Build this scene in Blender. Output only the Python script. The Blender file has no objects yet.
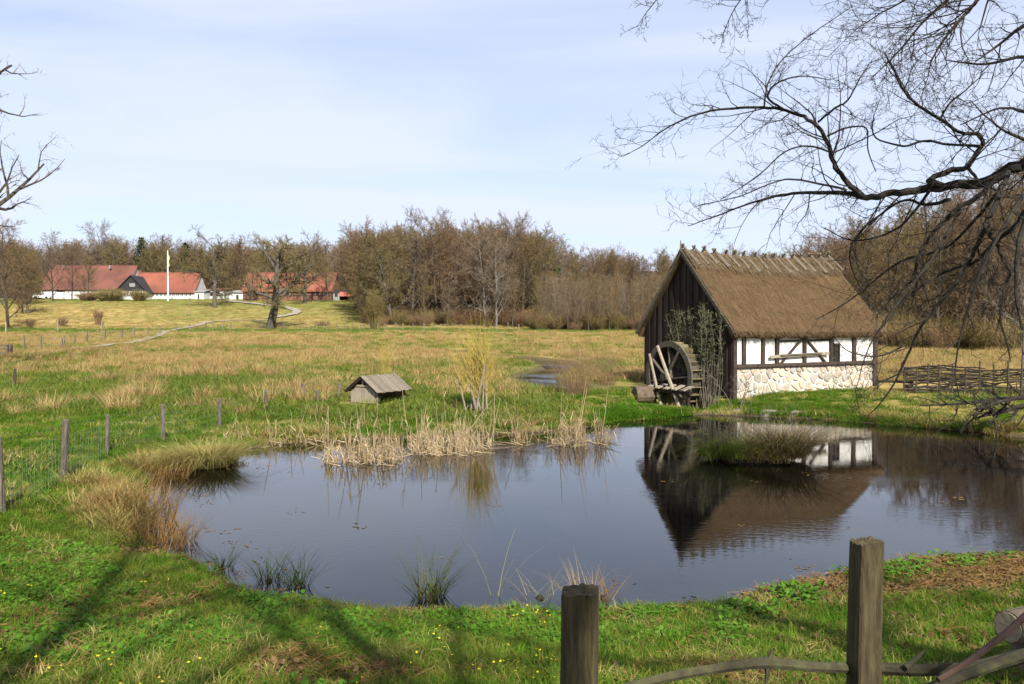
import bpy, math, random
import numpy as np
from mathutils import Vector, Matrix, Quaternion
R = math.radians
random.seed(7)
SC = bpy.context.scene
COL = SC.collection

# ------------------------------------------------------------------ camera, sky, sun, exposure
F_PX, CX, CY = 800.0, 512.0, 342.0
CAM_H, HORIZON = 2.8, 328.0
PITCH = math.atan((CY - HORIZON) / F_PX)
cam = bpy.data.objects.new('camera', bpy.data.cameras.new('camera'))
COL.objects.link(cam)
cam.location = (0, 0, CAM_H)
cam.rotation_euler = (math.pi / 2 - PITCH, 0, 0)
cam.data.sensor_width = 36.0
cam.data.lens = 36.0 * F_PX / 1024.0
cam.data.clip_start, cam.data.clip_end = 0.05, 5000
SC.camera = cam

SUN_AZ, SUN_EL = R(161), R(39)          # azimuth clockwise from +Y
sunvec = Vector((math.sin(SUN_AZ) * math.cos(SUN_EL), math.cos(SUN_AZ) * math.cos(SUN_EL), math.sin(SUN_EL)))
sl = bpy.data.lights.new('sun', 'SUN')
sl.energy, sl.angle, sl.color = 5.0, R(0.53), (1.0, 0.95, 0.87)
so = bpy.data.objects.new('sun', sl); COL.objects.link(so)
so.rotation_euler = sunvec.to_track_quat('Z', 'Y').to_euler()
so.location = (0, -20, 40)

world = bpy.data.worlds.new('World'); SC.world = world; world.use_nodes = True
wn, wl = world.node_tree.nodes, world.node_tree.links
wn.clear()
wo = wn.new('ShaderNodeOutputWorld'); bg = wn.new('ShaderNodeBackground')
sky = wn.new('ShaderNodeTexSky'); sky.sky_type = 'NISHITA'; sky.sun_disc = False
sky.sun_elevation, sky.sun_rotation = SUN_EL, SUN_AZ
sky.air_density, sky.dust_density, sky.ozone_density = 1.0, 0.9, 3.2
tc = wn.new('ShaderNodeTexCoord')
sep = wn.new('ShaderNodeSeparateXYZ'); wl.new(tc.outputs['Generated'], sep.inputs[0])
mz = wn.new('ShaderNodeMath'); mz.operation = 'MAXIMUM'; mz.inputs[1].default_value = 0.0
wl.new(sep.outputs['Z'], mz.inputs[0])
az = wn.new('ShaderNodeMath'); az.operation = 'ADD'; az.inputs[1].default_value = 0.12
wl.new(mz.outputs[0], az.inputs[0])
dv = wn.new('ShaderNodeVectorMath'); dv.operation = 'DIVIDE'
cz = wn.new('ShaderNodeCombineXYZ')
for k in range(3): wl.new(az.outputs[0], cz.inputs[k])
wl.new(tc.outputs['Generated'], dv.inputs[0]); wl.new(cz.outputs[0], dv.inputs[1])
mp = wn.new('ShaderNodeMapping'); mp.inputs['Scale'].default_value = (0.55, 1.25, 0.0)
mp.inputs['Rotation'].default_value = (0, 0, R(16)); mp.inputs['Location'].default_value = (0.35, 0.9, 0)
wl.new(dv.outputs[0], mp.inputs[0])
cn = wn.new('ShaderNodeTexNoise'); cn.inputs['Scale'].default_value = 0.75
cn.inputs['Detail'].default_value = 7; cn.inputs['Roughness'].default_value = 0.52; cn.inputs['Distortion'].default_value = 0.9
wl.new(mp.outputs[0], cn.inputs['Vector'])
cr = wn.new('ShaderNodeValToRGB')
cr.color_ramp.elements[0].position, cr.color_ramp.elements[0].color = 0.30, (0.50,) * 3 + (1,)
cr.color_ramp.elements[1].position, cr.color_ramp.elements[1].color = 0.60, (0.93,) * 3 + (1,)
wl.new(cn.outputs['Fac'], cr.inputs[0])
cmix = wn.new('ShaderNodeMix'); cmix.data_type = 'RGBA'
# the veil of cirrus is thickest low down and thins out overhead
mr = wn.new('ShaderNodeMapRange'); mr.inputs['From Min'].default_value = .02; mr.inputs['From Max'].default_value = .8
mr.inputs['To Min'].default_value = 1.08; mr.inputs['To Max'].default_value = .78
wl.new(sep.outputs['Z'], mr.inputs['Value'])
mf = wn.new('ShaderNodeMath'); mf.operation = 'MULTIPLY'; wl.new(cr.outputs[0], mf.inputs[0]); wl.new(mr.outputs[0], mf.inputs[1])
wl.new(mf.outputs[0], cmix.inputs['Factor'])
CLOUD = (4.75, 5.15, 6.3, 1)
cmix.inputs['B'].default_value = CLOUD
wl.new(sky.outputs[0], cmix.inputs['A'])
wl.new(cmix.outputs['Result'], bg.inputs['Color'])
bg.inputs['Strength'].default_value = 0.09
wl.new(bg.outputs[0], wo.inputs[0])

SC.view_settings.view_transform = 'Standard'
SC.view_settings.look = 'None'
SC.view_settings.exposure = 0.98
SC.view_settings.gamma = 1.0
SC.view_settings.use_curve_mapping = False
SC.render.engine = 'CYCLES'
SC.cycles.max_bounces = 6
SC.cycles.diffuse_bounces = 3
SC.cycles.transparent_max_bounces = 4
SC.cycles.use_denoising = True

# ------------------------------------------------------------------ picture -> place helpers
def ray(px, py):
    d = Vector(((px - CX) / F_PX, -(py - CY) / F_PX, -1.0))
    return Matrix.Rotation(math.pi / 2 - PITCH, 3, 'X') @ d
def at_y(px, py, Y):
    d = ray(px, py); t = Y / d.y
    return Vector((d.x * t, Y, CAM_H + d.z * t))
def at_z(px, py, z):
    d = ray(px, py); t = (z - CAM_H) / d.z
    return Vector((d.x * t, d.y * t, z))

# ------------------------------------------------------------------ noise and terrain
def _h(ix, iy, s):
    v = np.sin(ix * 127.1 + iy * 311.7 + s * 74.7) * 43758.5453
    return v - np.floor(v)
def vnoise(x, y, sc, seed=0):
    x = np.asarray(x, float) / sc; y = np.asarray(y, float) / sc
    ix, iy = np.floor(x), np.floor(y)
    fx, fy = x - ix, y - iy
    fx = fx * fx * (3 - 2 * fx); fy = fy * fy * (3 - 2 * fy)
    a = _h(ix, iy, seed); b = _h(ix + 1, iy, seed); c = _h(ix, iy + 1, seed); d = _h(ix + 1, iy + 1, seed)
    return (a * (1 - fx) + b * fx) * (1 - fy) + (c * (1 - fx) + d * fx) * fy
def fbm(x, y, sc, seed=0, o=3):
    t, a, n = 0, 1.0, 0
    for k in range(o):
        t = t + a * vnoise(x, y, sc / 2 ** k, seed + k * 3.7); n += a; a *= 0.5
    return t / n
def ss(t):
    t = np.clip(t, 0, 1); return t * t * (3 - 2 * t)

SHORE_PX = [(158, 497), (166, 515), (185, 540), (210, 563), (255, 583), (320, 594), (400, 601), (460, 603), (530, 603), (600, 602),
            (660, 600), (710, 595), (755, 582), (800, 572), (850, 561), (930, 553), (1024, 549), (1150, 541), (1260, 515), (1260, 465),
            (1120, 444), (1024, 438), (975, 432), (925, 428), (880, 424), (830, 420), (780, 418), (740, 416), (700, 415), (672, 417), (640, 420),
            (614, 421), (590, 427), (555, 431), (510, 434), (460, 437), (400, 439), (330, 441), (275, 445), (244, 450), (234, 461),
            (226, 468), (185, 472), (166, 481)]
_sp = [at_z(px, py, 0.0) for px, py in SHORE_PX]
def catmull(pts, n, closed=True):
    out = []; m = len(pts)
    for i in range(m if closed else m - 1):
        if closed: p0, p1, p2, p3 = pts[i - 1], pts[i], pts[(i + 1) % m], pts[(i + 2) % m]
        else: p0, p1, p2, p3 = pts[max(i - 1, 0)], pts[i], pts[i + 1], pts[min(i + 2, m - 1)]
        for k in range(n):
            t = k / n
            out.append(0.5 * ((2 * p1) + (p2 - p0) * t + (2 * p0 - 5 * p1 + 4 * p2 - p3) * t * t + (3 * p1 - p0 - 3 * p2 + p3) * t ** 3))
    if not closed: out.append(pts[-1].copy())
    return out
for _p in _sp:                       # the near bank hides a strip of water: carry the shore that much towards the viewer
    if _p.y < 11: _p.y -= .34 * (1 if _p.x > -3.2 else .6)
    if _p.x < -4 and _p.y < 16: _p.x -= .35
SHORE = np.array([(p.x, p.y) for p in catmull(_sp, 4)])
def pond_sd(x, y):
    x = np.asarray(x, float); y = np.asarray(y, float)
    d2 = np.full(x.shape, 1e18); inside = np.zeros(x.shape, bool)
    n = len(SHORE)
    for i in range(n):
        ax, ay = SHORE[i]; bx, by = SHORE[(i + 1) % n]
        ex, ey = bx - ax, by - ay
        t = np.clip(((x - ax) * ex + (y - ay) * ey) / (ex * ex + ey * ey + 1e-12), 0, 1)
        d2 = np.minimum(d2, (x - ax - t * ex) ** 2 + (y - ay - t * ey) ** 2)
        cond = ((ay > y) != (by > y)) & (x < ex * (y - ay) / (ey + 1e-12) + ax)
        inside ^= cond
    return np.where(inside, -1, 1) * np.sqrt(d2)
def poly_dist(x, y, pts):
    d2 = np.full(np.shape(x), 1e18)
    for a, b in zip(pts[:-1], pts[1:]):
        ex, ey = b[0] - a[0], b[1] - a[1]
        t = np.clip(((x - a[0]) * ex + (y - a[1]) * ey) / (ex * ex + ey * ey + 1e-12), 0, 1)
        d2 = np.minimum(d2, (x - a[0] - t * ex) ** 2 + (y - a[1] - t * ey) ** 2)
    return np.sqrt(d2)
_ZY = [-500, -30, 2, 5, 8, 11, 15, 20, 30, 45, 60, 90, 118, 128, 150, 175, 195, 215, 260, 400, 800]
_ZV = [2.0, 1.4, 1.15, 1.05, 0.85, 0.65, 0.48, 0.34, 0.50, 0.95, 1.30, 2.0, 2.72, 3.2, 5.3, 8.1, 9.85, 10.5, 13, 26, 60]
def land(x, y):
    z = np.interp(y, _ZY, _ZV)
    z = z + 15 * ss((64 - np.hypot(x - 94, y - 98)) / 58.0)
    far = ss((y - 20) / 40)
    z = z + (fbm(x, y, 9, 5) - 0.5) * 0.35 * far * (1 - .7 * ss((y - 130) / 40)) + (fbm(x, y, 40, 9) - 0.5) * .9 * ss((y - 90) / 60) * (1 - ss((y - 160) / 25)) 
    z = z + (fbm(x, y, 1.1, 2) - 0.5) * 0.10
    return z
STREAM = [(6.9, 27.0), (5.2, 29.0), (2.3, 31.0), (1.15, 33.5), (0.95, 36.0), (1.7, 38.5), (2.6, 41.5), (2.3, 45.0), (0.4, 49.0), (-3, 53.0), (-4, 58)]
def ground(x, y, sd=None):
    x = np.asarray(x, float); y = np.asarray(y, float)
    if sd is None: sd = pond_sd(x, y)
    zl = land(x, y)
    k = np.interp(y, [0, 8, 12, 22, 40], [5.0, 5.0, 4.0, 3.4, 3.4])
    lip = np.interp(y, [0, 10, 14, 20], [.045, .05, .09, .10]) + 0.05 * (fbm(x, y, 0.5, 12) - 0.5)
    out = lip * ss(sd / 0.22) + (zl - lip) * np.clip(sd / k, 0, 1) ** 1.1
    inn = -1.0 * ss(-sd / 2.2) - 0.02
    z = np.where(sd > 0, out, inn)
    dst = poly_dist(x, y, STREAM)
    wgt = np.where((y > 30) & (sd > 1.5), 1, 0)
    pit = ss((1.75 - np.hypot(x - WPIT[0], y - WPIT[1])) / .7); z = z * (1 - pit) + pit * np.minimum(z, -.05)
    return z - wgt * 0.24 * ss((1.15 - dst) / 0.5)
WPIT = (5.55, 27.6)
def gz(x, y): return float(ground(np.array([x]), np.array([y]))[0])
def on_ground(px, py, guess=0.4):
    d = ray(px, py); lo, hi = 3.0, 400.0
    ts = np.concatenate([np.arange(2.0, 60, 0.08), np.arange(60, 420, 0.5)])
    xs, ys, zs = d.x * ts, d.y * ts, CAM_H + d.z * ts
    g = ground(xs, ys); i = np.argmax(zs <= g)
    if zs[i] > g[i]: i = len(ts) - 1
    return Vector((xs[i], ys[i], float(g[i])))

def tanness(x, y):
    t = np.interp(y, [0, 10, 16, 21, 27, 33, 38, 48, 60, 68, 80, 98, 106, 116, 121, 135, 200],
                     [.08, .14, .28, .42, .10, .15, .50, .70, .50, .85, .78, .70, .12, .15, .70, .72, .22])
    pxx = CX + F_PX * x / np.maximum(y, 1)
    t = t + 0.28 * ss((pxx - 215) / 70) * ss((y - 21) / 4) * ss((40 - y) / 6)
    t = t + .3 * ss((180 - pxx) / 60) * ss((y - 122) / 6) * ss((185 - y) / 20)
    t = t + 0.38 * ss((pxx - 600) / 120) * ss((y - 24) / 12)
    t = t + .45 * ss((pxx - 850) / 40) * ss((y - 16) / 3) * ss((36 - y) / 4)
    t = t + 0.22 * ss((pxx - 560) / 250) * ss((9.5 - y) / 2)
    t = t + (fbm(x, y, np.where(y > 30, 7.0, 1.6), 21) - 0.5) * np.where(y > 18, .8, 1.1)
    return np.clip(t, 0, 1)

# ------------------------------------------------------------------ materials
def new_mat(name):
    m = bpy.data.materials.new(name); m.use_nodes = True
    nt = m.node_tree; nt.nodes.clear()
    out = nt.nodes.new('ShaderNodeOutputMaterial')
    return m, nt.nodes, nt.links, out
def ramp(n, cols, pos=None):
    r = n.new('ShaderNodeValToRGB'); e = r.color_ramp.elements
    k = len(cols)
    pos = pos or [i / (k - 1) for i in range(k)]
    while len(e) < k: e.new(0.5)
    for i in range(k):
        e[i].position = pos[i]; e[i].color = tuple(cols[i]) + (1,)
    return r
def mat(name, cols, scale=4.0, stretch=(1, 1, 1), rough=0.85, bump=0.3, bscale=None, rnd=0.0, detail=6, coord='Object', pos=None,
        spec=0.25, fine=0.35, bdist=0.02):
    """noise-coloured rough surface; rnd mixes in a per-object random shift along the ramp"""
    m, n, l, out = new_mat(name)
    b = n.new('ShaderNodeBsdfPrincipled'); l.new(b.outputs[0], out.inputs[0])
    b.inputs['Roughness'].default_value = rough; b.inputs['Specular IOR Level'].default_value = spec
    tc = n.new('ShaderNodeTexCoord'); mp = n.new('ShaderNodeMapping'); mp.inputs['Scale'].default_value = stretch
    oi = n.new('ShaderNodeObjectInfo')
    l.new(tc.outputs[coord], mp.inputs[0])
    ofs = n.new('ShaderNodeVectorMath'); ofs.operation = 'ADD'
    mulr = n.new('ShaderNodeMath'); mulr.operation = 'MULTIPLY'; mulr.inputs[1].default_value = 37.0
    l.new(oi.outputs['Random'], mulr.inputs[0]); l.new(mp.outputs[0], ofs.inputs[0]); l.new(mulr.outputs[0], ofs.inputs[1])
    nz = n.new('ShaderNodeTexNoise'); nz.inputs['Scale'].default_value = scale; nz.inputs['Detail'].default_value = detail
    nz.inputs['Roughness'].default_value = 0.6
    l.new(ofs.outputs[0], nz.inputs['Vector'])
    f = n.new('ShaderNodeMath'); f.operation = 'MULTIPLY_ADD'
    f.inputs[1].default_value = rnd; l.new(oi.outputs['Random'], f.inputs[0])
    a = n.new('ShaderNodeMath'); a.operation = 'MULTIPLY_ADD'; a.inputs[1].default_value = 1.0 + fine * 2; a.inputs[2].default_value = -fine - rnd * 0.5
    l.new(nz.outputs['Fac'], a.inputs[0]); l.new(a.outputs[0], f.inputs[2])
    r = ramp(n, cols, pos); l.new(f.outputs[0], r.inputs[0]); l.new(r.outputs[0], b.inputs['Base Color'])
    if bump:
        bn = n.new('ShaderNodeTexNoise'); bn.inputs['Scale'].default_value = bscale or scale * 3; bn.inputs['Detail'].default_value = 5
        l.new(ofs.outputs[0], bn.inputs['Vector'])
        bp = n.new('ShaderNodeBump'); bp.inputs['Strength'].default_value = bump; bp.inputs['Distance'].default_value = bdist
        l.new(bn.outputs['Fac'], bp.inputs['Height']); l.new(bp.outputs[0], b.inputs['Normal'])
    return m
def leaf_mat(name, cols, transl=0.35, rough=0.6, vary=1.0):
    """thin blades and leaves: colour varies from instance to instance and along a world-space noise"""
    m, n, l, out = new_mat(name)
    oi = n.new('ShaderNodeObjectInfo'); geo = n.new('ShaderNodeNewGeometry')
    nz = n.new('ShaderNodeTexNoise'); nz.inputs['Scale'].default_value = 1.7; nz.inputs['Detail'].default_value = 3
    l.new(geo.outputs['Position'], nz.inputs['Vector'])
    ri = n.new('ShaderNodeMath'); ri.operation = 'MULTIPLY_ADD'; ri.inputs[1].default_value = 0.45
    l.new(geo.outputs['Random Per Island'], ri.inputs[0])
    mm = n.new('ShaderNodeMath'); mm.operation = 'MULTIPLY_ADD'; mm.inputs[1].default_value = 0.35; mm.inputs[2].default_value = -0.15
    l.new(oi.outputs['Random'], mm.inputs[0])
    ad = n.new('ShaderNodeMath'); ad.operation = 'MULTIPLY_ADD'; ad.inputs[1].default_value = 0.5
    l.new(nz.outputs['Fac'], ad.inputs[0]); l.new(mm.outputs[0], ad.inputs[2]); l.new(ad.outputs[0], ri.inputs[2])
    r = ramp(n, cols); l.new(ri.outputs[0], r.inputs[0])
    d = n.new('ShaderNodeBsdfPrincipled'); d.inputs['Roughness'].default_value = rough; d.inputs['Specular IOR Level'].default_value = 0.06
    t = n.new('ShaderNodeBsdfTranslucent'); mx = n.new('ShaderNodeMixShader'); mx.inputs[0].default_value = transl
    l.new(r.outputs[0], d.inputs['Base Color']); l.new(r.outputs[0], t.inputs['Color'])
    l.new(d.outputs[0], mx.inputs[1]); l.new(t.outputs[0], mx.inputs[2]); l.new(mx.outputs[0], out.inputs[0])
    return m

M = {}
M['bark'] = mat('bark', [(.022, .017, .013), (.055, .043, .031), (.09, .075, .056)], 9, (1, 1, .25), .95, .8, 30)
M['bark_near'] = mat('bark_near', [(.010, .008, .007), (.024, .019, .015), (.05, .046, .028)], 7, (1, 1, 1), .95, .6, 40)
M['bark_moss'] = mat('bark_moss', [(.02, .016, .012), (.045, .04, .022), (.085, .09, .03)], 12, (1, 1, 1), .95, .8, 60, bdist=.006)
M['oak_bark'] = mat('oak_bark', [(.035, .03, .024), (.08, .068, .052), (.14, .122, .098)], 3, (1, 1, .3), .95, .7, 8)
M['birch_bark'] = mat('birch_bark', [(.06, .052, .042), (.13, .115, .095), (.21, .195, .17)], 4, (1, 1, 2), .8, .3, 10)
M['twig_brown'] = leaf_mat('twig_brown', [(.085, .055, .029), (.145, .095, .05), (.22, .15, .08)], .05, .9)
M['twig_red'] = leaf_mat('twig_red', [(.085, .052, .029), (.15, .093, .053), (.22, .145, .085)], .05, .9)
M['twig_olive'] = leaf_mat('twig_olive', [(.085, .065, .025), (.14, .108, .042), (.21, .165, .068)], .05, .9)
M['twig_grey'] = leaf_mat('twig_grey', [(.085, .062, .04), (.15, .112, .075), (.22, .175, .125)], .05, .9)
M['twig_dark'] = mat('twig_dark', [(.018, .015, .012), (.045, .035, .028), (.075, .06, .045)], 6, (1, 1, 1), .9, 0)
M['willow'] = leaf_mat('willow', [(.20, .14, .035), (.33, .25, .06), (.38, .30, .10)], .15, .8)
M['red_bush'] = leaf_mat('red_bush', [(.10, .06, .035), (.17, .105, .06), (.23, .155, .09)], .1, .9)
M['grass'] = leaf_mat('grass', [(.026, .072, .005), (.055, .125, .008), (.115, .175, .018)], .35)
M['meadow_green'] = leaf_mat('meadow_green', [(.07, .115, .018), (.13, .185, .038), (.22, .24, .07)], .35)
M['lush'] = leaf_mat('lush', [(.04, .105, .006), (.075, .17, .010), (.135, .22, .02)], .4)
M['tan_grass'] = leaf_mat('tan_grass', [(.22, .14, .048), (.36, .245, .10), (.48, .36, .175)], .3)
M['pale_grass'] = leaf_mat('pale_grass', [(.17, .16, .035), (.30, .25, .075), (.46, .37, .15)], .3)
M['olive_grass'] = leaf_mat('olive_grass', [(.055, .10, .008), (.115, .15, .018), (.24, .21, .045)], .3)
M['rush'] = leaf_mat('rush', [(.016, .030, .008), (.034, .055, .013), (.12, .10, .035)], .15)
M['rush_brown'] = leaf_mat('rush_brown', [(.09, .05, .016), (.20, .115, .038), (.32, .20, .075)], .2)
M['reed'] = leaf_mat('reed', [(.30, .215, .115), (.46, .35, .20), (.58, .47, .30)], .25)
M['sedge'] = leaf_mat('sedge', [(.13, .12, .03), (.29, .25, .075), (.42, .35, .14)], .25)
M['island_sedge'] = leaf_mat('island_sedge', [(.045, .035, .012), (.12, .09, .036), (.30, .235, .115)], .2)
M['ivy'] = leaf_mat('ivy', [(.04, .11, .008), (.075, .17, .014), (.13, .22, .03)], .3, .5)
M['catkin'] = leaf_mat('catkin', [(.045, .05, .024), (.085, .09, .045), (.15, .15, .08)], .2, .8)
M['flower'] = leaf_mat('flower', [(.75, .55, .02), (.85, .66, .03), (.9, .72, .06)], .3)
M['dead_leaf'] = leaf_mat('dead_leaf', [(.05, .027, .012), (.11, .064, .028), (.24, .165, .085)], .15, .8)
M['pine'] = leaf_mat('pine', [(.012, .028, .010), (.022, .045, .016), (.035, .062, .022)], .1, .8)
M['thatch'] = mat('thatch', [(.05, .031, .016), (.105, .066, .035), (.17, .115, .065)], 9, (3.2, .5, .5), 1.0, .55, 40, bdist=.03, fine=.65)
def thatch_mat():
    m, n, l, out = new_mat('thatch')
    b = n.new('ShaderNodeBsdfPrincipled'); l.new(b.outputs[0], out.inputs[0]); b.inputs['Roughness'].default_value = 1.0; b.inputs['Specular IOR Level'].default_value = .05
    tc = n.new('ShaderNodeTexCoord')
    def nz(scale, st, d=6):
        mp = n.new('ShaderNodeMapping'); mp.inputs['Scale'].default_value = st; l.new(tc.outputs['Object'], mp.inputs[0])
        z = n.new('ShaderNodeTexNoise'); z.inputs['Scale'].default_value = scale; z.inputs['Detail'].default_value = d; z.inputs['Roughness'].default_value = .65
        l.new(mp.outputs[0], z.inputs['Vector']); return z
    fine, streak, patch, course = nz(14, (3, .7, .7)), nz(2.2, (2.2, .35, .35)), nz(1.1, (1, 1, 1), 4), nz(3.0, (.25, 1.6, 1.6), 3)
    base = ramp(n, [(.034, .021, .010), (.095, .060, .031), (.185, .128, .072)], [.25, .5, .78]); l.new(fine.outputs['Fac'], base.inputs[0])
    cur = base.outputs[0]
    for src, pos, dark, f in ((streak, [.46, .68], (.030, .019, .011), .6), (course, [.5, .64], (.055, .036, .018), .55), (patch, [.54, .72], (.055, .058, .018), .55)):
        r = ramp(n, [(0, 0, 0), (f, f, f)], pos); l.new(src.outputs['Fac'], r.inputs[0])
        mx = n.new('ShaderNodeMix'); mx.data_type = 'RGBA'; l.new(r.outputs[0], mx.inputs['Factor']); l.new(cur, mx.inputs['A']); mx.inputs['B'].default_value = dark + (1,); cur = mx.outputs['Result']
    l.new(cur, b.inputs['Base Color'])
    bp = n.new('ShaderNodeBump'); bp.inputs['Strength'].default_value = .35; bp.inputs['Distance'].default_value = .03; l.new(fine.outputs['Fac'], bp.inputs['Height']); l.new(bp.outputs[0], b.inputs['Normal'])
    return m
M['thatch'] = thatch_mat()
M['straw'] = leaf_mat('straw', [(.06, .037, .018), (.11, .068, .036), (.20, .135, .075)], .1, .9)
M['ridge_straw'] = leaf_mat('ridge_straw', [(.085, .06, .033), (.14, .10, .058), (.20, .155, .095)], .1, .9)
M['old_wood'] = mat('old_wood', [(.07, .056, .04), (.14, .116, .085), (.23, .20, .152)], 5, (5, 5, .5), .9, .5, 30, rnd=.35, bdist=.006)
M['pale_wood'] = mat('pale_wood', [(.12, .098, .068), (.22, .185, .132), (.32, .275, .20)], 6, (4, 4, .7), .9, .4, 30, rnd=.3, bdist=.006)
M['dark_board'] = mat('dark_board', [(.014, .0095, .0075), (.03, .02, .016), (.06, .044, .034)], 4, (6, 6, .4), .9, .5, 25, rnd=.45, bdist=.006, spec=.12)
M['frame_timber'] = mat('frame_timber', [(.020, .013, .010), (.040, .027, .021), (.075, .052, .04)], 5, (4, 4, .8), .85, .4, 25, rnd=.3, bdist=.006)
M['post_wood'] = mat('post_wood', [(.020, .015, .008), (.058, .044, .021), (.10, .085, .040)], 9, (5, 5, .6), .95, 1.0, 45, bdist=.006, fine=.5)
M['fence_wood'] = mat('fence_wood', [(.05, .041, .03), (.11, .092, .07), (.18, .155, .12)], 8, (4, 4, .7), .95, .5, 40, rnd=.3, bdist=.005)
M['plaster'] = mat('plaster', [(.34, .31, .25), (.60, .575, .53), (.78, .77, .75)], 2.2, (1, 1, .5), .95, .25, 22, rnd=.1, pos=[0.05, .4, 1])
M['mortar'] = mat('mortar', [(.38, .35, .29), (.58, .55, .49), (.72, .69, .63)], 7, (1, 1, 1), .95, .6, 30)
M['fieldstone'] = mat('fieldstone', [(.24, .22, .19), (.36, .30, .22), (.47, .41, .32), (.38, .30, .22), (.29, .28, .26)], 5, (1, 1, 1), .9, .5, 25, rnd=.95, fine=.0, bdist=.01)
M['rock'] = mat('rock', [(.07, .062, .05), (.15, .135, .11), (.22, .20, .17)], 3, (1, 1, 1), .9, .7, 14, rnd=.3)
M['glass'] = mat('glass', [(.012, .013, .014), (.03, .032, .035)], 3, rough=.08, bump=0, spec=.5)
M['wheel_wood'] = mat('wheel_wood', [(.03, .025, .018), (.075, .064, .046), (.15, .13, .098)], 6, (2, 2, 2), .9, .6, 30, rnd=.35, bdist=.008)
M['wheel_moss'] = mat('wheel_moss', [(.06, .048, .022), (.13, .105, .048), (.22, .185, .105)], 7, (2, 2, 2), .9, .6, 30, rnd=.4, bdist=.008)
M['roof_red'] = mat('roof_red', [(.07, .032, .025), (.125, .05, .036), (.17, .07, .05)], .22, (1, 1, 1), .9, .3, 3, fine=.6)
M['roof_orange'] = mat('roof_orange', [(.07, .042, .034), (.165, .056, .037), (.23, .078, .048)], .14, (1, 1, 1), .9, .3, 3, fine=.9)
M['far_brick'] = mat('far_brick', [(.12, .055, .038), (.17, .078, .053), (.22, .11, .08)], 1.2, (1, 1, 1), .9, 0)
M['far_white'] = mat('far_white', [(.45, .44, .42), (.56, .55, .53)], .5, (1, 1, 1), .9, 0)
M['far_black'] = mat('far_black', [(.016, .016, .018), (.034, .034, .036)], .6, (1, 1, 1), .8, 0)
M['far_grey'] = mat('far_grey', [(.16, .155, .15), (.26, .25, .24)], .6, (1, 1, 1), .8, 0)
M['fascia'] = mat('fascia', [(.42, .11, .08), (.52, .16, .12)], .6, (1, 1, 1), .8, 0)
M['paint_white'] = mat('paint_white', [(.76, .76, .75), (.82, .82, .81)], 1, (1, 1, 1), .5, 0)
M['paint_yellow'] = mat('paint_yellow', [(.62, .45, .10), (.68, .5, .14)], 1, (1, 1, 1), .5, 0)
M['wire'] = mat('wire', [(.16, .16, .155), (.27, .265, .26)], 5, (1, 1, 1), .6, 0)
M['gravel'] = mat('gravel', [(.17, .15, .115), (.25, .22, .175), (.32, .285, .23)], 1.5, (1, 1, 1), .95, .4, 12)
M['soil'] = mat('soil', [(.012, .009, .006), (.028, .021, .013), (.055, .043, .024)], 6, (1, 1, 1), .95, .8, 20)
M['stick_red'] = mat('stick_red', [(.016, .008, .006), (.036, .018, .012), (.06, .032, .02)], 9, (1, 1, 1), .7, .3, 30)
M['cut_wood'] = mat('cut_wood', [(.12, .09, .055), (.22, .175, .115), (.30, .25, .17)], 9, (1, 1, 1), .9, .5, 40)
M['log_bark'] = mat('log_bark', [(.045, .032, .022), (.10, .075, .05), (.17, .135, .092)], 9, (1, 3, 1), .95, .9, 20)

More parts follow.
